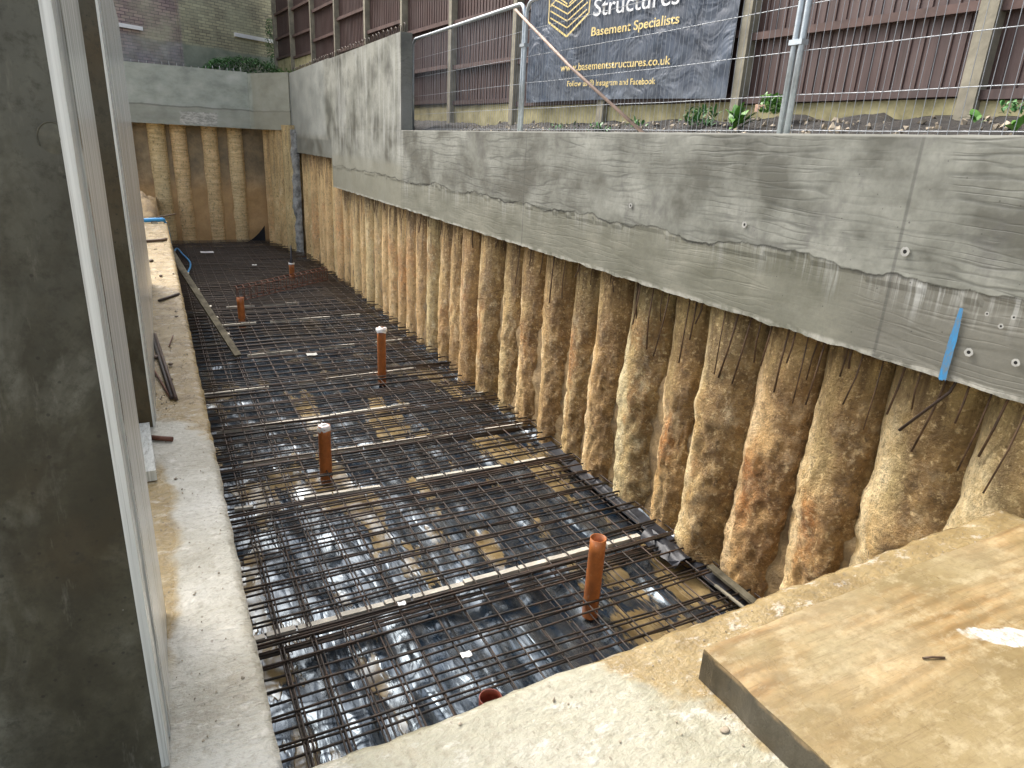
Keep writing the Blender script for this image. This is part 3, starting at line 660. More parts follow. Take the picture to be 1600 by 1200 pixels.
# far-end beam
fb = thing('capping_beam', 'grey concrete beam across the far end of the pit with a pale scraped patch', 'beam', (.6, 20.7, 3.1))
def fface(pts, z0, z1, th, name, parent, mat):
    mb = MB(); segs = []
    for (a, b) in zip(pts, pts[1:]):
        n = max(1, int(math.dist(a, b) / .08)); segs += [(lerp(a[0], b[0], k / n), lerp(a[1], b[1], k / n)) for k in range(n)]
    segs.append(pts[-1]); nv = int((z1 - z0) / .08)
    mb.grid(lambda i, j: (segs[i][0], segs[i][1] + .006 * FB(segs[i][0], j * .08, 2, 2), lerp(z0, z1, j / nv) + (.012 * N(i, j, 0, .9) if j in (0,) else 0)), len(segs) - 1, nv, off=lambda v: Vector((v.x + th[0], v.y + th[1], v.z)), smooth=False)
    return mb.obj(name, mat, parent)
def mat_fbeam():
    t = NT('far_cast_concrete'); x, y, z = t.xyz(); n = t.noise(1.6, 6, .62, t.map((1, 1, 1.6)))
    col = t.ramp(n, [(.3, (.24, .26, .22)), (.5, (.37, .4, .34)), (.7, (.5, .52, .46))])
    d = t.math('SUBTRACT', z, t.math('ADD', 3.52, t.math('MULTIPLY', t.noise(2, 3), .1)))
    col = t.mix(t.math('MULTIPLY', t.step(t.math('ABSOLUTE', d), .03, .005), .6), col, (.08, .08, .07))
    col = t.mix(t.math('MULTIPLY', t.step(d, .02, -.02), .4), col, (.26, .25, .19))
    px = t.math('DIVIDE', t.math('SUBTRACT', x, 1.22), .5); pz = t.math('DIVIDE', t.math('SUBTRACT', z, 3.3), .18)
    e = t.math('ADD', t.math('MAXIMUM', t.math('ABSOLUTE', px), t.math('ABSOLUTE', pz)), t.math('MULTIPLY', t.noise(6, 4), .5))
    pc = t.ramp(t.noise(14, 4, .7, t.map((.6, 1, 1.4))), [(.42, (.3, .3, .26)), (.58, (.55, .54, .48))])
    col = t.mix(t.step(e, 1.2, 1.05), col, pc)
    col = t.mix(t.math('MULTIPLY', t.step(x, 2.55, 2.6), .5), col, (.3, .28, .2))
    t.set(Base_Color=col, Roughness=.7); t.bump(t.noise(20, 5, .7), .4, .01); return t.m
M['fbeam'] = mat_fbeam()
fface([(-1.6, 20.62), (2.5, 20.62)], 3.12, 4.52, (0, .5), 'beam_section', fb, M['fbeam'])
fface([(2.502, 20.62), (2.76, 20.02), (3.28, 19.07)], 3.12, 4.49, (.35, .2), 'beam_section', fb, M['fbeam'])
for k in range(22):
    x = -1.2 + k * .17; mb = MB(); mb.tube([(x, 20.75, 4.5), (x + U(-.01, .01), 20.75, 4.5 + U(.05, .14))], .012, 5); mb.obj('starter_bar', M['mortar'], fb)

# ------------------------------------------------------------------ steel mats
def mat_thing(label, zc, y0, y1, phase, seed, zl_off):
    random.seed(seed)
    t = thing('reinforcement_mat', label, 'steel mat', (1.75, 11, zc), 'steel reinforcement mats in the pit')
    y = y0 + phase; k = 0
    cnt = 0
    def cross(y, dz=0, nm='cross_bar'):
        xr = wallx(y) + U(-.02, .1); a = U(-.015, .015); mb = MB(); sk = U(-.05, .05)
        xl = U(.02, .1)
        mb.tube([(lerp(xl, xr, u / 5), y + a * u + sk * (u / 5) + .006 * N(u, y, seed), zc + dz + .008 * N(u * .8, y, seed, 1.3) + .006 * math.sin(u * 1.9 + y)) for u in range(6)], .0078, 6)
        return mb.obj(nm, M['rebar'], t)
    while y < y1 and cnt < 98:
        cross(y + U(-.012, .012)); y += .2; cnt += 1
    # laps: doubled bars
    for yl in (3.5, 3.55, 5.1, 6.05, 6.9, 8.0, 8.4, 10.1, 12.2, 14.5, 16.8):
        cross(yl + U(-.02, .02), .012, 'lap_bar')
    for i in range(18):
        x = .14 + phase * .45 + i * .195 + U(-.008, .008)
        if x > 3.55 or (seed == 13 and x > 1.0): continue
        yb = 1.15; s = U(-.0025, .0025)
        ye = y1 if x < 2.7 else interp(x, [(2.7, 20.9), (3.2, 18.8), (3.42, 16), (3.6, 3)])
        if x > 3.42: ye = 12
        nseg = int((ye - yb) / 1.2)
        mb = MB(); mb.tube([(x + s * (q - 4) + .012 * N(q, x, seed), lerp(yb, ye, q / nseg), zc + zl_off + .007 * N(q * .7, x, seed + 3)) for q in range(nseg + 1)], .0055, 6)
        mb.obj('long_bar', M['rebar'], t)
        if x < 1.0 and seed == 11:
            mb = MB(); mb.tube([(x + .026 + .01 * N(q, x, 8), 1.15 + q * .9, zc + zl_off - .004 + .006 * N(q, x, 2)) for q in range(5)], .006, 6); mb.obj('lap_bar', M['rebar'], t)
    if zc > .1:
        for k in range(90):
            x = U(.2, 3.1); y = 1.7 + 7 * random.random() ** 1.6; h = U(.03, .11); mb = MB()
            mb.tube([(x, y, zc - .03), (x + U(-.012, .012), y + U(-.012, .012), zc + h * .5), (x + U(-.03, .03), y + U(-.02, .02), zc + h)], .0013, 4); mb.obj('tie_wire', M['rebar'], t)
    return t
mat_thing('upper dark steel bar mat spanning the whole pit, lying on the pale spacer bars', .125, 1.5, 20.85, .05, 11, -.013)
mat_thing('lower dark steel bar mat lying just above the black plastic, beneath the upper mat', .035, 1.5, 20.85, .13, 12, -.012)
mat_thing('middle dark steel bar mat sandwiched between the upper and lower mats', .08, 1.5, 20.85, .19, 13, -.013)
random.seed(21)
# pale spacer bars under the top mat
spn = [(3.42, .2, 1.3, 3.64, 3.2, 0), (5.24, .45, 3.35, 5.22, 3.4, 0), (6.17, .2, 3.45, 6.1, 3.4, 0), (6.95, .3, 3.3, 7.15, 3.3, 0), (7.9, .2, 2.0, 8, 2, 0), (9.35, 1.3, 3.0, 9.4, 3, 0), (11.1, .9, 2.9, 11.2, 3, 0), (2.62, .15, 1.0, 2.62, 1, 0)]
defs = [((.15, 3.64), (3.2, 3.69), 'nearest the camera, passing behind the tall foreground pipe'),
        ((.3, 5.3), (3.3, 5.22), 'second from the camera, before the pipe with the torn collar'),
        ((.22, 6.14), (3.4, 6.1), 'third from the camera, behind the pipe with the torn collar'),
        ((.3, 6.98), (3.4, 7.15), 'fourth from the camera, ending by the tan puddle'),
        ((.2, 8.15), (2.9, 8.35), 'fifth from the camera, beside the pipe with the white rag'),
        ((.9, 9.6), (3.2, 9.75), 'sixth from the camera, in the middle of the pit'),
        ((.6, 11.35), (3.0, 11.5), 'seventh from the camera, beside the far left pipe'),
        ((.9, 12.6), (2.4, 12.7), 'farthest, in front of the rusty rebar cage')]
for (a, b, l) in defs:
    t = thing('spacer_strip', f'pale broken spacer strip, {l}', 'spacer', ((a[0] + b[0]) / 2, (a[1] + b[1]) / 2, .06), 'pale spacer strips between the steel mats')
    x = a[0]
    while x < b[0]:
        L = U(.12, .42); x2 = min(b[0], x + L)
        if random.random() < (.96 if a[1] < 4 else .78):
            f = lambda q: lerp(a[1], b[1], (q - a[0]) / (b[0] - a[0]))
            dy = U(-.008, .008); mb = MB(); mb.bar((x, f(x) + dy, .088), (x2 - .012, f(x2) + dy + U(-.008, .008), .086), .042 if a[1] < 4 else .034, .034); mb.obj('spacer_bar', M['spacer'], t)
        x = x2

# ------------------------------------------------------------------ pipes
def pipe(x, y, h, label, mat='pipe', r=.055, lean=(0, 0), rag=None, z0=-.03):
    t = thing('drain_pipe', label, 'pipe', (x, y, 0), 'orange drain pipes standing up through the steel mats')
    mb = MB(); n = 32; nz = 6
    for (rr, flip) in ((r, 1), (r * .93, -1)):
        vs = [(x + lean[0] * z / h + rr * math.cos(2 * PI * k / n), y + lean[1] * z / h + rr * math.sin(2 * PI * k / n), z) for z in [z0 + (h - z0) * q / nz for q in range(nz + 1)] for k in range(n)]
        fs = [(q * n + k, q * n + (k + 1) % n, (q + 1) * n + (k + 1) % n, (q + 1) * n + k) for q in range(nz) for k in range(n)]
        if flip < 0: fs = [tuple(reversed(f)) for f in fs]
        mb.add(vs, fs, True)
    b0 = nz * n; b1 = (nz + 1) * n + nz * n
    mb.f += [(b0 + k, b0 + (k + 1) % n, b1 + (k + 1) % n, b1 + k) for k in range(n)]; mb.sm += [False] * n
    mb.obj('pipe_body', M[mat], t)
    return t
pipe(2.373, 3.151, .57, 'tall open orange drain pipe in the foreground near the pile wall', lean=(.02, .02))
p = pipe(1.138, 5.747, .54, 'orange drain pipe with a small torn white collar on its rim')
def rag(t, x, y, h, r, drop, seed, nm='white_rag', a0=0, a1=2 * PI, rise=.0):
    mb = MB(); n = 26
    mb.grid(lambda i, j: (x + (r + .006 * (j > 1) + .018 * N(i * .4, j, seed) * (j / 4)) * math.cos(lerp(a0, a1, i / n)) * (.55 if j == 0 else 1), y + (r + .006 + .018 * N(j, i * .4, seed) * (j / 4)) * math.sin(lerp(a0, a1, i / n)) * (.25 if j == 0 else 1), h + rise + (.004 if j == 0 else .01 + .014 * N(i * .5, 4, seed)) - (j / 4) * drop * (1 + .9 * N(i * .35, 0, seed))), n, 4, off=(0, 0, -.003))
    o = mb.obj(nm, M['white'], t); return o
rag(p, 1.138, 5.747, .54, .052, .05, 3, 'torn_white_collar')
p = pipe(2.398, 8.189, .74, 'tall orange drain pipe capped with a white rag, right of the pit centre')
rag(p, 2.398, 8.189, .735, .066, .055, 9)
pipe(1.048, 11.561, .48, 'short orange drain pipe at the far left beside the rusty rebar strip')
p = pipe(2.465, 15.141, .38, 'farthest orange drain pipe with a dark plug in its top')
mb = MB(); mb.tube([(2.465, 15.141, .36), (2.465, 15.141, .43), (2.47, 15.14, .5), (2.475, 15.14, .78)], [.045, .05, .022, .012], 10); mb.obj('plug', M['black'], p)
mb = MB(); mb.tube([(2.465, 15.14, .375), (2.465, 15.14, .41)], .062, 12); mb.obj('white_ring', M['white'], p)
pipe(1.31, 2.53, .22, 'dark red pipe stub with a wide open mouth half hidden by the near slab edge', mat='dpipe', r=.062)
# rusty strip cage
t = thing('rebar_cage', 'flat rusty red rebar cage lying across the mat between the two far pipes', 'rebar cage', (2.1, 13.6, .14))
for dy, dz in ((-.14, 0), (.14, 0), (-.14, .22), (.14, .22)):
    mb = MB(); mb.tube([(lerp(1.1, 3.1, q / 4), lerp(12.9, 14.6, q / 4) + dy, .15 + dz + .01 * N(q, dy)) for q in range(5)], .009, 5); mb.obj('cage_bar', M['rust'], t)
for k in range(17):
    f = k / 16; x, y = lerp(1.13, 3.07, f), lerp(12.93, 14.57, f)
    mb = MB(); mb.tube([(x, y - .14, .15), (x, y + .14, .15), (x, y + .14, .37), (x, y - .14, .37), (x, y - .14, .15)], .007, 5); mb.obj('cage_link', M['rust'], t)
# black flaps of spare plastic
mb = MB(); mb.grid(lambda i, j: (1.9 + i * .08 + .02 * N(j, i), 20.8 - .05 * j / 6 + .03 * N(i, j, 3), .02 + (.52 * (i / 10) ** 2.2) * j / 6), 10, 6, off=(0, .004, 0)); tag(mb.obj('plastic_flap', M['black'], loc=(2.3, 20.8, 0)), 'raised black plastic triangle leaning on the far end wall', 'plastic sheet')
mb = MB(); mb.grid(lambda i, j: (3.2 + .02 * i + .02 * N(j, i, 0, .5), 3.25 + .05 * j, .1 + .03 * math.sin(i / 8 * PI) + .03 * N(i * .5, j * .6) - (.04 if i < 2 else 0)), 9, 9, off=(0, 0, -.004)); tag(mb.obj('plastic_flap', M['black'], loc=(3.2, 3.7, .1)), 'folded black plastic flap on the mat edge at the foot of the near piles', 'plastic sheet')
mb = MB(); mb.grid(lambda i, j: (3.33 + .045 * i + .01 * N(j, i, 0, .4), 2.0 + .09 * j, .055 + .02 * i / 3 + .012 * N(i * .5, j * .25, 4)), 3, 40, off=(0, 0, -.004)); tag(mb.obj('plastic_upturn', M['black'], loc=(3.4, 4, .1)), 'long strip of black plastic turned up along the foot of the piles', 'plastic sheet')
mb = MB(); mb.bar((3.27, 2.0, .13), (3.26, 2.9, .13), .022, .012); tag(mb.obj('timber_batten', M['cpost'], loc=(3.26, 2.7, .17)), 'pale worn batten lying along the mat edge at the near right corner', 'batten')
mb = MB(); mb.bar((3.37, 2.1, .12), (3.39, 3.1, .13), .06, .02); tag(mb.obj('timber_batten', M['plank'], loc=(3.37, 2.6, .17)), 'dark mottled batten against the piles at the near right corner', 'batten')
# scraps caught in the mat
for (x, y, sx, l) in [(1.0, 18.55, .3, 'pale flat scrap on the mat near the far wall'), (1.86, 16.5, .1, 'small white scrap right of the blue hose'), (1.7, 9.2, .14, 'pale blue scrap on the mat in the middle of the pit'), (1.15, 3.55, .05, 'small white chip between the two nearest spacer strips'), (1.35, 2.95, .06, 'tiny white lump left of the nearest pipe')]:
    mb = MB(); mb.grid(lambda i, j: (x + (i / 5 - .5) * sx * 1.0 * (1 + .3 * N(j, i)), y + (j / 4 - .5) * sx * .8, .155 + .012 * N(i * .7, j * .7, x)), 5, 4, off=(0, 0, -.006)); tag(mb.obj('litter_scrap', M['white'] if sx != .14 else M['mortar'], loc=(x, y, .15)), l, 'scrap', 'scraps caught in the steel mat')

# ------------------------------------------------------------------ leaning plank, hose, slab debris
mb = MB()
t = thing('leaning_plank', 'long wet grey plank leaning from the left slab edge down onto the mat', 'plank', (.74, 9.5, .15))
mb.bar((-.1, 13.1, 1.58), (.36, 11.0, .78), .085, .03); mb.obj('upper_plank', M['plank'], t)
mb = MB(); mb.bar((.22, 11.6, 1.0), (.76, 9.35, .17), .09, .035); mb.obj('lower_plank', M['plank'], t)
for k, f in enumerate((.1, .3, .5, .62, .8)):
    mb = MB(); P0 = Vector((.22, 11.6, 1.0)).lerp(Vector((.76, 9.35, .17)), f); mb.box(P0.x + .04, P0.x + .062, P0.y, P0.y + .07, P0.z + .012, P0.z + .024, jit=.006); mb.obj('mortar_splash', M['spacer'], t)
mb = MB(); pts = [(-.6, 12.9, 1.545), (-.25, 12.95, 1.55), (.0, 13.0, 1.555), (.09, 13.05, 1.53), (.14, 13.3, 1.3), (.17, 14.5, .75), (.2, 17.5, .25), (.34, 19.2, .16), (.44, 18.3, .15), (.54, 17.2, .15), (.52, 16.5, .15), (.44, 15.8, .15)]
def smoothpts(p, n=5):
    out = []; p = [Vector(q) for q in p]
    for i in range(len(p) - 1):
        a, b, c, d = p[max(0, i - 1)], p[i], p[i + 1], p[min(len(p) - 1, i + 2)]
        for k in range(n):
            u = k / n; out.append(.5 * ((2 * b) + (c - a) * u + (2 * a - 5 * b + 4 * c - d) * u * u + (3 * b - a - 3 * c + d) * u ** 3))
    return out + [p[-1]]
mb.tube(smoothpts(pts), [.035] * 15 + [.02] * 41, 10); tag(mb.obj('blue_hose', M['blue'], loc=(0, 13, 1.5)), 'bright blue water hose crossing the end of the left slab and dropping into the pit', 'hose')
def rod(name, pts, r, mat, label, cat, group=None, n=7):
    mb = MB(); mb.tube(pts, r, n); o = mb.obj(name, M[mat], loc=tuple(pts[0])); return tag(o, label, cat, group)
G = 'steel offcuts lying on the left slab'
rod('steel_offcut', [(-.117, 5.66, 1.515), (-.02, 4.15, 1.515)], .011, 'rebar', 'long dark steel bar, right-hand one of the pair lying on the left slab', 'steel bar', G)
rod('steel_offcut', [(-.137, 5.66, 1.515), (-.042, 4.17, 1.515)], .011, 'rebar', 'long dark steel bar, left-hand one of the pair lying on the left slab', 'steel bar', G)
rod('steel_offcut', [(-.075, 6.85, 1.515), (.1, 7.12, 1.515)], .013, 'rebar', 'bent dark steel scrap lying across the left slab behind the long pair', 'steel bar', G)
rod('steel_offcut', [(-.155, 3.61, 1.515), (-.1, 3.57, 1.517), (-.055, 3.55, 1.515)], .013, 'rust', 'short rusty steel stub on the left slab beside the wooden wedge', 'steel bar', G)
rod('steel_offcut', [(-.13, 4.75, 1.513), (-.05, 4.2, 1.513)], .006, 'rust', 'thin bent tie wire left of the long steel pair', 'steel wire', G)
rod('steel_offcut', [(-.03, 5.3, 1.51), (.005, 5.6, 1.51)], .004, 'rust', 'thin short nail right of the long steel pair', 'nail', G)
rod('wood_stick', [(-.25, 10.7, 1.52), (.0, 10.75, 1.525), (.07, 10.9, 1.52)], .022, 'twig', 'brown stick across the far part of the left slab', 'stick')
rod('wood_stick', [(-.03, 13.3, 1.56), (.12, 13.35, 1.585), (.28, 13.5, 1.6)], .012, 'twig', 'thin twig poking out beside the blue hose', 'stick')
rod('wood_stick', [(1.9, .868, 1.62), (1.93, .858, 1.622), (1.965, .842, 1.62)], .0035, 'twig', 'tiny dark twig on the muddy plywood sheet', 'stick')
for i, (x, y, r) in enumerate([(-.12, 5.05, .022), (-.03, 4.85, .016), (-.04, 8.1, .02), (-.13, 9.1, .03), (.05, 6.2, .012)]):
    mb = MB(); mb.grid(lambda a, b: (x + r * math.sin(b * PI / 6) * math.cos(a * PI / 4) * (1 + .3 * N(a % 8, b, i)), y + r * 1.3 * math.sin(b * PI / 6) * math.sin(a * PI / 4), 1.515 + r * .6 * math.cos(b * PI / 6)), 8, 6)
    tag(mb.obj('stone_chip', M['twig'], loc=(x, y, 1.51)), ['brown chip left of the near end of the steel pair', 'small brown chip right of the steel pair', 'brown chip behind the bent steel scrap', 'largest brown lump, far along the left slab', 'smallest chip near the slab edge behind the steel pair'][i], 'stone', 'chips on the left slab')
# clods on the near slab
for i, (x, y, r, l) in enumerate([(.62, 1.02, .012, 'small round pebble in the middle of the near slab'), (2.28, 1.2, .03, 'pale stone on the mud behind the plywood sheet'), (1.25, .99, .011, 'small mud clod beside the plywood corner')]):
    mb = MB(); mb.grid(lambda a, b: (x + r * 1.4 * math.sin(b * PI / 8) * math.cos(a * PI / 5) * (1 + .2 * N(a % 10, b, i)), y + r * math.sin(b * PI / 8) * math.sin(a * PI / 5), 1.505 + (.1 if i == 1 else 0) * 0 + r * .5 * math.cos(b * PI / 8)), 10, 8)
    tag(mb.obj('stone_chip', M['mortar' if i == 1 else 'stone'], loc=(x, y, 1.5)), l, 'stone')
# grit and crumbs scattered over the slab
random.seed(31); mb = MB()
for k in range(420):
    if random.random() < .5: x = U(-.16, .1); y = 1.5 + 11 * random.random() ** 1.3
    else: x = U(.15, 3.3); y = U(.6, 1.3) + .03 * x
    r = U(.0015, .005) * (2.2 if random.random() < .08 else 1) * (1.6 if y > 4 else 1)
    c = Vector((x, y, 1.503 + .006 * N(x, y, 0, 3))); q = Quaternion((U(-1, 1), U(-1, 1), U(-1, 1)), U(0, 3))
    vs = [Vector((r * U(.7, 1.5), 0, 0)), Vector((-r, 0, 0)), Vector((0, r * U(.8, 1.4), 0)), Vector((0, -r, 0)), Vector((0, 0, r * .7)), Vector((0, 0, -r * .6))]
    mb.add([c + q @ v for v in vs], [(0, 2, 4), (2, 1, 4), (1, 3, 4), (3, 0, 4), (2, 0, 5), (1, 2, 5), (3, 1, 5), (0, 3, 5)])
tag(mb.obj('slab_grit', M['stone']), kind='stuff')
# wooden wedge between the shutters
mb = MB(); mb.bar((-.19, 3.72, 1.53), (-.165, 3.12, 1.53), .07, .05); tag(mb.obj('wooden_wedge', M['edge'], loc=(-.18, 3.4, 1.5)), 'pale timber block on the slab between the two tall dark shutters', 'timber block')

# muddy plywood sheet, lower right
mb = MB()
def ply(i, j):
    x = 1.32 + i * .052; y = 1.175 + .02 * (x - 1.3) - j * .05
    z = 1.615 + .004 * N(x, y, 0, 2) + .002 * N(x, y, 0, 9)
    if i == 0 or j == 0: z -= .008 * abs(N(x, y, 0, 14))
    return (x + (.009 * N(y, 0, 0, 11) + .004 * N(y, 0, 5, 40) if i == 0 else 0), y, z)
mb.grid(ply, 40, 54, off=(0, 0, -.112)); tag(mb.obj('plywood_sheet', M['board'], loc=(2.4, 0, 1.5)), 'thick mud-covered plywood sheet with dark sides and a white splash on the near slab', 'plywood sheet')

# ------------------------------------------------------------------ shutters on the left
def shutter(label, y0, y1, z1, lam, x1=-.135):
    t = thing('wall_shutter', label, 'shutter', (-.8, y0, 1.5), 'tall dark wall shutters on the left slab')
    mb = MB()
    mb.grid(lambda i, j: (-1.7 + i * (1.7 - .0055 + x1) / 21, y0 + .004 * N(i * .3, j * .3, y0) + .002 * N(i, j, 4), 1.502 + j * (z1 - 1.502) / 34), 21, 34, off=(0, lam, 0))
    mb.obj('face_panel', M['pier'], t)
    mb = MB(); nz = 60
    mb.grid(lambda i, j: (x1 + (.018 if y0 < 2 else .01) + .0006 * N(j * .15, 3, y0) + .0008 * N(i * 2, j * .05, 2), y0 + lam + .003 + i * (y1 - y0 - lam) / 6, 1.502 + j * (z1 - 1.502) / nz), 6, nz, off=lambda v: Vector((v.x - .3, v.y, v.z)))
    mb.obj('side_panel', M['edge'], t)
    mb = MB(); AW = .0185 if y0 < 2 else .0105
    mb.grid(lambda i, j: (x1 - .005 + AW + .0012 * N(j * .7, 9, y0), y0 - .002 + i * (lam - .002) / 2, 1.503 + j * (z1 - 1.503) / nz), 2, nz, off=lambda v: Vector((x1 - .0052, v.y, v.z)))
    mb.obj('edge_strip', M['edge'], t)
    return t
ta = shutter('near dark wet shutter wall filling the left of the view with a round imprint', 1.49, 2.12, 3.7, .09, -.1335)
mb = MB()   # round cone imprint (raised ring) on the near face
n = 30; cx, cz = -.178, 0
cx, cz = -.149, 2.974
mb.tube([(cx + .024 * math.cos(a), 1.49, cz + .028 * math.sin(a)) for a in [PI * .3 + .85 * PI * k / n for k in range(n + 1)]], .0016, 6)
mb.obj('imprint_rim', M['imprint'], ta)
mb = MB(); mb.grid(lambda i, j: (cx + .022 * (j / 5) * math.cos(i * PI / 12), 1.4895 - .002 * (1 - (j / 5) ** 2), cz + .026 * (j / 5) * math.sin(i * PI / 12)), 24, 5); mb.obj('round_imprint', M['imprint'], ta)
shutter('farther dark wet shutter wall with a glossy pale end, beyond the nearest one', 3.78, 7.7, 3.9, .1, -.137)
# low step at foot of the far shutter
# ------------------------------------------------------------------ soil bank, fence
def gz(y):   # ground level at the fence
    return interp(y, [(-3, 3.36), (4, 3.38), (9.8, 3.34), (12.8, 3.42), (15, 4.2), (19, 4.65), (26, 4.75)])
def fx(y): return 5.2 - .065 * y
mb = MB()
def soil(i, j):
    y = -2 + j * .1; u = i / 20; x0 = 3.925 if y < 10.1 else 3.48
    if y > 19.1: x0 = interp(y, [(19.1, 3.5), (20.62, 2.9)])
    x = lerp(x0, fx(y) + .4, u); zb = 3.13 if y < 10.1 else min(4.4, 3.13 + max(0, y - 13.2) * .8)
    z = lerp(zb, gz(y), min(1, u * 1.25) ** .8)
    z += (.05 * FB(x, y, 2, 3, 4) + .02 * N(x, y, 0, 14)) * min(1, u * 6)
    return (x, y, z)
mb.grid(soil, 20, 226); tag(mb.obj('soil_bank', M['soil']), kind='structure')
mb = MB(); mb.grid(lambda i, j: (-3 + i * .33, 21.05 + j * .35, 4.42 + .05 * FB(i * .33, j * .35, 3)), 20, 15); tag(mb.obj('soil_bank', M['soil']), kind='structure')
random.seed(5)
mb = MB()
for k in range(260):
    y = U(.8, 10); x = U(3.95, fx(y) - .1); u = (x - 3.925) / (fx(y) + .4 - 3.925)
    z = lerp(3.13, gz(y), min(1, u * 1.25) ** .8) + .05 * FB(x, y, 2, 3, 4) + .012
    r = U(.008, .03) * (1.4 if random.random() < .1 else 1)
    if random.random() < .35 and 2 < y < 5: r *= 1.5
    vs = [Vector((U(-1, 1), U(-1, 1), U(-.6, .6))).normalized() * r for _ in range(6)]
    vs = [Vector((r * U(.7, 1.3), 0, 0)), Vector((-r, 0, r * U(-.3, .3))), Vector((0, r * U(.8, 1.4), 0)), Vector((0, -r, 0)), Vector((0, 0, r * .7)), Vector((0, 0, -r * .6))]
    q = Quaternion((U(-1, 1), U(-1, 1), U(-1, 1)), U(0, 3)); c = Vector((x, y, z))
    mb.add([c + q @ v for v in vs], [(0, 2, 4), (2, 1, 4), (1, 3, 4), (3, 0, 4), (2, 0, 5), (1, 2, 5), (3, 1, 5), (0, 3, 5)])
tag(mb.obj('rubble', M['stone']), kind='stuff')

fence = thing('timber_fence', 'long dark brown close-boarded fence with concrete posts and mossy gravel boards behind the soil', 'fence', (4.5, 10, 3.4))
DX = Vector((-.065, 1, 0)).normalized(); NRM = Vector((-1, -.065, 0)).normalized()
def gtop(k):   # top of the gravel board in the bay from post k to k+1
    return {-3: 3.44, -2: 3.44, -1: 3.45, 0: 3.47, 1: 3.50, 2: 3.53, 3: 3.58, 4: 3.62, 5: 3.85, 6: 4.3, 7: 4.7, 8: 4.98, 9: 5.08, 10: 5.1}[k]
for k in range(-3, 11):
    y = 3.0 + 2 * k; p = Vector((fx(y), y, 0)); top = gtop(k) + 2.2
    if k <= 10:
        mb = MB(); lo = min(gtop(k), gtop(max(-3, k - 1))) - .6; P0 = p + NRM * .05
        jx = U(-.01, .01)
        if k % 2: mb.bar(P0 + Vector((0, 0, lo)), P0 + Vector((jx, jx, top)), .1, .12, (1, 0, 0))
        else: mb.bar(P0 + Vector((0, 0, lo)), P0 + Vector((jx, jx, top)), .12, .1, (1, 0, 0))
        mb.obj('fence_post', M['cpost'], fence)
    if k < 10:
        a = p + DX * .05; b = Vector((fx(y + 2), y + 2, 0)) - DX * .05; g = gtop(k)
        slope = (gtop(min(k + 1, 9)) - g) * .0
        mb = MB(); mb.bar(a + NRM * .01 + Vector((0, 0, g - .2)), b + NRM * .01 + Vector((0, 0, g - .2)), .04, .4); mb.obj('gravel_board', M['gboard'], fence)
        mb = MB(); L = (b - a).length; nb = 20
        for q in range(nb):
            s0 = a + (b - a) * (q / nb); s1 = a + (b - a) * ((q + 1.12) / nb); dz = U(-.008, .008)
            t0 = NRM * .002; t1 = NRM * .013; h0 = g + .002; h1 = g + 2.1 + dz; o = -NRM * .02
            vs = [s0 + o, s1 + o, s1 + t0 + o * .2, s0 + t1 + o * .2]
            vs = [v + Vector((0, 0, h0)) for v in vs] + [v + Vector((0, 0, h1)) for v in vs]
            mb.add(vs, [(0, 1, 2, 3), (4, 7, 6, 5), (0, 4, 5, 1), (1, 5, 6, 2), (2, 6, 7, 3), (3, 7, 4, 0)])
        mb.obj('board_panel', M['fence'], fence)
        for hz in (.04, .56, 1.2, 1.85):
            mb = MB(); mb.bar(a + NRM * .042 + Vector((0, 0, g + hz)), b + NRM * .042 + Vector((0, 0, g + hz + U(-.01, .01))), .05, .06); mb.obj('rail', M['wood'] if hz > .1 else M['fence'], fence)

# ------------------------------------------------------------------ banner with lettering
def fpt(y, z, off):  # a point in front of the fence plane
    return Vector((fx(y), y, z)) + NRM * off
ban = thing('banner', 'dark navy advertising banner with gold shield emblem and gold lettering tied to the fence', 'banner', tuple(fpt(7, 4.4, .14)))
mb = MB()
def bpt(y, z, off): return fpt(y * .967, 3 + (z - 3) * .967, off)
def banp(i, j):
    u = i / 56; v = j / 30; y = lerp(8.85, 5.24, u); z0 = lerp(3.585, 3.535, u) ; z = lerp(z0 + .02 * math.sin(u * PI), 5.4, v)
    y += .03 * (1 - v) * (u > .98)
    return bpt(y, z, .135 + .014 * N(y, z * 1.5, 0, 1.4) + .008 * math.sin((y + z) * 5) * (1 - v))
mb.grid(banp, 56, 30, off=tuple(-NRM * .003)); mb.obj('banner_sheet', M['banner'], ban)
def text(s, y0, y1, zb0, zb1, h, mat, bold=0.0, name='lettering', shear=0.0):
    c = bpy.data.curves.new(name, 'FONT'); c.body = s; c.size = 1; c.offset = bold; c.shear = shear; c.extrude = 0.0
    o = bpy.data.objects.new(name, c); COL.objects.link(o)
    dg = bpy.context.evaluated_depsgraph_get(); me = bpy.data.meshes.new_from_object(o.evaluated_get(dg))
    bpy.data.objects.remove(o)
    xs_ = [v.co.x for v in me.vertices]; W = max(xs_) - min(xs_); mx = min(xs_)
    for v in me.vertices:
        u = (v.co.x - mx) / W; y = lerp(y0, y1, u); z = lerp(zb0, zb1, u) + v.co.y * h / .73
        v.co = bpt(y, z, .158 + .014 * N(y, z * 1.5, 0, 1.4))
    me.materials.clear(); me.materials.append(mat); me.update()
    o = bpy.data.objects.new(name, me); COL.objects.link(o); o.parent = ban; o.matrix_parent_inverse = Matrix.Translation(-Vector(ban.location)); return o
def uv(r): return r * 5.2 / (1 + .065 * r)
text('Basement', 7.43, 6.15, 4.86, 4.84, .19, M['wprint'], .012)
text('Structures', 7.43, 6.02, 4.475, 4.425, .19, M['wprint'], .004)
text('Basement Specialists', 7.43, 5.99, 4.27, 4.25, .095, M['gold'], .012)
text('www.basementstructures.co.uk', 8.03, 6.04, 3.93, 3.88, .085, M['gold'], .01)
text('Follow us @ Instagram and Facebook', 7.86, 6.24, 3.75, 3.705, .065, M['gold'], .01)
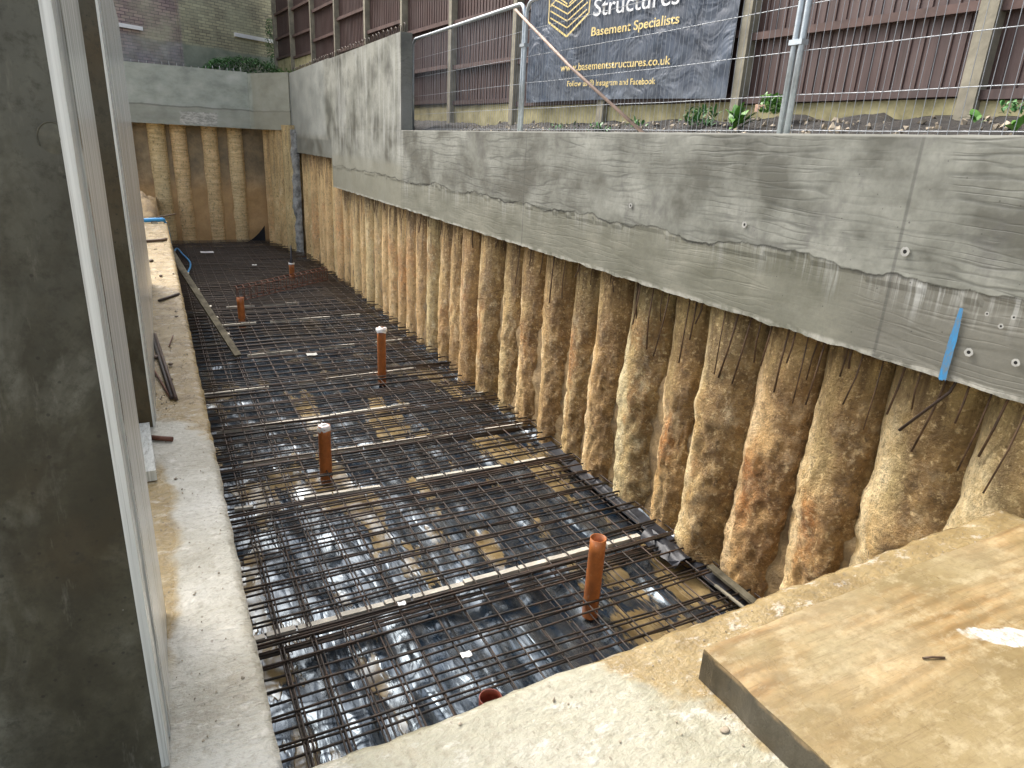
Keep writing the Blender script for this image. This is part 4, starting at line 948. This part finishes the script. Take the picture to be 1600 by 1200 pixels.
# shield of nested chevrons and lattice
sh = MB(); sy0, sy1 = 8.38, 7.52; ym = (sy0 + sy1) / 2; W2 = abs(sy0 - sy1) / 2
def SP(u, z): y = ym - u * W2; return bpt(y, z, .158 + .014 * N(y, z * 1.5, 0, 1.4))
def stroke(u0, z0, u1, z1, w=.016):
    a, b = Vector((u0 * W2, z0)), Vector((u1 * W2, z1)); d = (b - a).normalized(); n_ = Vector((-d.y, d.x)) * w / 2
    q = [a + n_, b + n_, b - n_, a - n_]; sh.add([SP(p.x / W2, p.y) for p in q], [(0, 1, 2, 3)])
zt, zs, zc = 5.12, 4.5, 4.335
stroke(-1, zt, -1, zs + .02, .024); stroke(1, zt, 1, zs + .02, .024); stroke(-1, zs + .02, 0, zc - .02, .024); stroke(1, zs + .02, 0, zc - .02, .024); stroke(-1, zt, 0, zt + .2, .024); stroke(1, zt, 0, zt + .2, .024)
for k in range(4):
    z = zc + .075 + k * .075; w_ = .9 if k < 3 else .9
    stroke(-w_, z + .17 * w_, 0, z); stroke(w_, z + .17 * w_, 0, z)
for k in range(5):
    z = zs + .17 + k * .1
    stroke(-.92, z + .02, -.05, z + .2 + .02); stroke(.92, z + .02, .05, z + .2 + .02); stroke(-.92, z + .18, -.05, z); stroke(.92, z + .18, .05, z)
sh.obj('shield_emblem', M['gold'], ban)

# ------------------------------------------------------------------ mesh site-fence panels standing on the beam
def heras(label, ya, yb, lz=3.16):
    t = thing('site_fence_panel', label, 'mesh fence', (3.62, ya, lz), 'galvanised mesh fence panels standing on the beam')
    z1 = 4.415; X = 3.615
    R_ = .12; pts = [(X, ya, lz - .02), (X, ya, 3.7), (X, ya, z1 - R_)] + [(X, ya + R_ - R_ * math.cos(a), z1 - R_ + R_ * math.sin(a)) for a in [PI / 2 * q / 5 for q in range(1, 6)]]
    pts += [(X, yb - R_ + R_ * math.sin(a), z1 - R_ + R_ * math.cos(a)) for a in [PI / 2 * q / 5 for q in range(0, 6)]] + [(X, yb, 3.7), (X, yb, lz - .02)]
    mb = MB(); mb.tube(pts, .02, 10); mb.obj('tube_frame', M['galv'], t)
    mb = MB(); y = ya + .06
    while y < yb - .04:
        mb.tube([(X - .004, y + U(-.003, .003), lz - .01), (X - .004 + U(-.004, .004), y + U(-.008, .008), 3.8), (X - .004, y + U(-.003, .003), z1 + .005)], .0019, 4, cap=False); y += .052
    for z in (3.395, 3.645, 3.9, 4.15, 3.19):
        mb.tube([(X + .002, lerp(ya, yb, q / 6), z + .008 * N(q, ya, z)) for q in range(7)], .0026, 5, cap=False)
    mb.obj('wire_mesh', M['wire'], t); return t
heras('mesh fence panel over the banner, between the two thick tube posts', 3.345, 6.935)
heras('mesh fence panel left of the banner, running behind the raised concrete wall', 6.985, 10.5)
heras('mesh fence panel at the right edge, over bare soil and brown fence', -.3, 3.29)
for (y, z, l) in [(6.96, 4.0, 'steel clip joining the posts left of the banner'), (3.318, 3.68, 'steel clip joining the posts right of the banner')]:
    mb = MB(); mb.box(3.585, 3.645, y - .05, y + .05, z, z + .03); tag(mb.obj('fence_clip', M['galv'], loc=(3.6, y, z)), l, 'clip')
rod('wooden_pole', [(3.57, 7.11, 4.36), (3.56, 5.9, 3.73), (3.6, 4.72, 3.15)], .014, 'pole', 'thin chipped pole leaning across the mesh fence in front of the banner', 'pole')

# ------------------------------------------------------------------ plants
def leaf(mb, base, d, up, L, w):
    d = Vector(d).normalized(); s_ = d.cross(Vector((0, 0, 1)));  s_ = s_.normalized() if s_.length > .01 else Vector((1, 0, 0)); n_ = s_.cross(d)
    b = Vector(base); pts = []
    for f, ww, dr in ((0, .08, 0), (.3, .9, .05), (.6, 1, .0), (.85, .55, -.1), (1, .02, -.22)):
        c = b + d * (L * f) + n_ * (L * dr * up); pts += [c - s_ * (w * ww / 2), c + s_ * (w * ww / 2)]
    mb.add(pts, [(2 * i, 2 * i + 1, 2 * i + 3, 2 * i + 2) for i in range(4)], True)
def weed(x, y, z, n, L, w, label, mat='leaf', spread=.1, name='weed', h=.1):
    mb = MB()
    for k in range(n):
        a = U(0, 2 * PI); el = U(.1, 1.3); rr = spread * math.sqrt(random.random()); b2 = U(0, 2 * PI)
        leaf(mb, (x + rr * math.cos(b2), y + rr * math.sin(b2), z + U(0, h)), (math.cos(a) * math.cos(el), math.sin(a) * math.cos(el), math.sin(el)), U(.5, 1.5), L * U(.6, 1.2), w * U(.7, 1.2))
    o = mb.obj(name, M[mat], loc=(x, y, z)); return tag(o, label, 'plant', 'weeds on the soil strip')
weed(4.35, 4.95, 3.25, 120, .09, .02, 'feathery dark green weed, leftmost of the three in front of the gravel board', 'leafd', .14, h=.14)
weed(4.25, 4.38, 3.22, 34, .15, .055, 'broad-leaved bright green weed left of the round bushy one', 'leaf', .07, h=.1)
weed(4.5, 4.25, 3.36, 420, .04, .024, 'round bushy bright green weed by the thick fence tube', 'leaf', .13, h=.13)
weed(4.2, 2.48, 3.26, 5, .1, .05, 'tiny two-leaved seedling at the foot of the right concrete post', 'leaf', .02, h=.03)
weed(4.25, 2.33, 3.3, 30, .05, .02, 'small dark green tuft right of the right concrete post', 'leafd', .06, h=.06)
weed(4.0, 2.14, 3.2, 4, .12, .06, 'light green leaf pair at the right edge just above the beam', 'leaf', .03, h=.01)
weed(4.2, 6.95, 3.2, 40, .07, .018, 'low grassy tuft behind the beam under the left part of the banner', 'leafd', .2, h=.06)
weed(4.15, 6.2, 3.2, 26, .06, .03, 'low weed beside the foot of the leaning pole', 'leafd', .14, h=.05)
weed(4.2, 5.6, 3.24, 26, .06, .03, 'small weed right of the foot of the leaning pole', 'leafd', .14, h=.05)
mb = MB(); mb.grid(lambda i, j: (4.62 + .05 * N(i, j), 4.45 + i * .028, 3.39 + j * .02 + .03 * N(i, j, 3)), 5, 3, off=(.004, 0, 0)); tag(mb.obj('torn_wrapper', M['crisp'], loc=(4.6, 4.5, 3.4)), 'crumpled orange wrapper against the gravel board behind the weeds', 'litter')
mb = MB()
for k in range(2600):
    u = U(-1, 1); v = U(-1, 1)
    x = 2.55 + u * 1.1; hmax = .5 * math.sqrt(max(0, 1 - u * u)) * (1 + .3 * N(x, 0, 0, 3)); z = 4.45 + hmax * random.random() ** .6
    a = U(0, 2 * PI); leaf(mb, (x, 21.5 + v * .35, z), (math.cos(a), math.sin(a), U(-.5, .6)), 1, U(.06, .13), U(.02, .045))
tag(mb.obj('bush', M['leafd'], loc=(2.5, 21.5, 4.45)), 'low spreading green bush in front of the old brick wall', 'bush')
weed(3.55, 20.6, 4.5, 90, .1, .03, 'pale green weeds by the fence foot right of the bush', 'leaf', .3, h=.15)
mb = MB()
for k in range(500):
    z = U(4.9, 6.2); a = U(0, 2 * PI); leaf(mb, (3.55 + U(-.12, .08) * (1 + N(z, 0, 0, 3)), 23.15 + U(-.1, .1), z), (math.cos(a), math.sin(a), U(-.5, .6)), 1, U(.05, .11), U(.02, .045))
tag(mb.obj('ivy', M['leafd'], loc=(3.6, 23.2, 4.9)), 'dark ivy climbing the corner where brick wall meets fence', 'climbing plant')
# ------------------------------------------------------------------ old brick wall at the back
bw = thing('brick_wall', 'old yellowish brick and render wall with a purple-brown left half behind the far end beam', 'wall', (1.6, 22.2, 4.3))
def wy(x): return 23.6 - .6 * (3.7 - x)
def quad(x0, x1, z0, z1, off, th, nm, mat):
    mb = MB(); nn = Vector((.6, -1, 0)).normalized(); A = Vector((x0, wy(x0), 0)) + nn * off; B = Vector((x1, wy(x1), 0)) + nn * off
    vs = [A, B, B - nn * th, A - nn * th]; vs = [v + Vector((0, 0, z0)) for v in vs] + [v + Vector((0, 0, z1)) for v in vs]
    mb.add(vs, [(0, 1, 5, 4), (1, 2, 6, 5), (2, 3, 7, 6), (3, 0, 4, 7), (4, 5, 6, 7), (3, 2, 1, 0)]); return mb.obj(nm, M[mat], bw)
quad(-5, 3.95, 3.9, 9.5, 0, .3, 'brickwork', 'brick')
quad(1.09, 3.95, 3.9, 5.12, .035, .034, 'render_coat', 'brick')
quad(1.02, 1.10, 3.9, 9.4, .03, .029, 'wall_pier', 'brick')
quad(-.5, .14, 5.33, 5.42, .07, .069, 'white_strip', 'white')
quad(2.5, 3.8, 5.60, 5.70, .07, .069, 'white_strip', 'white')
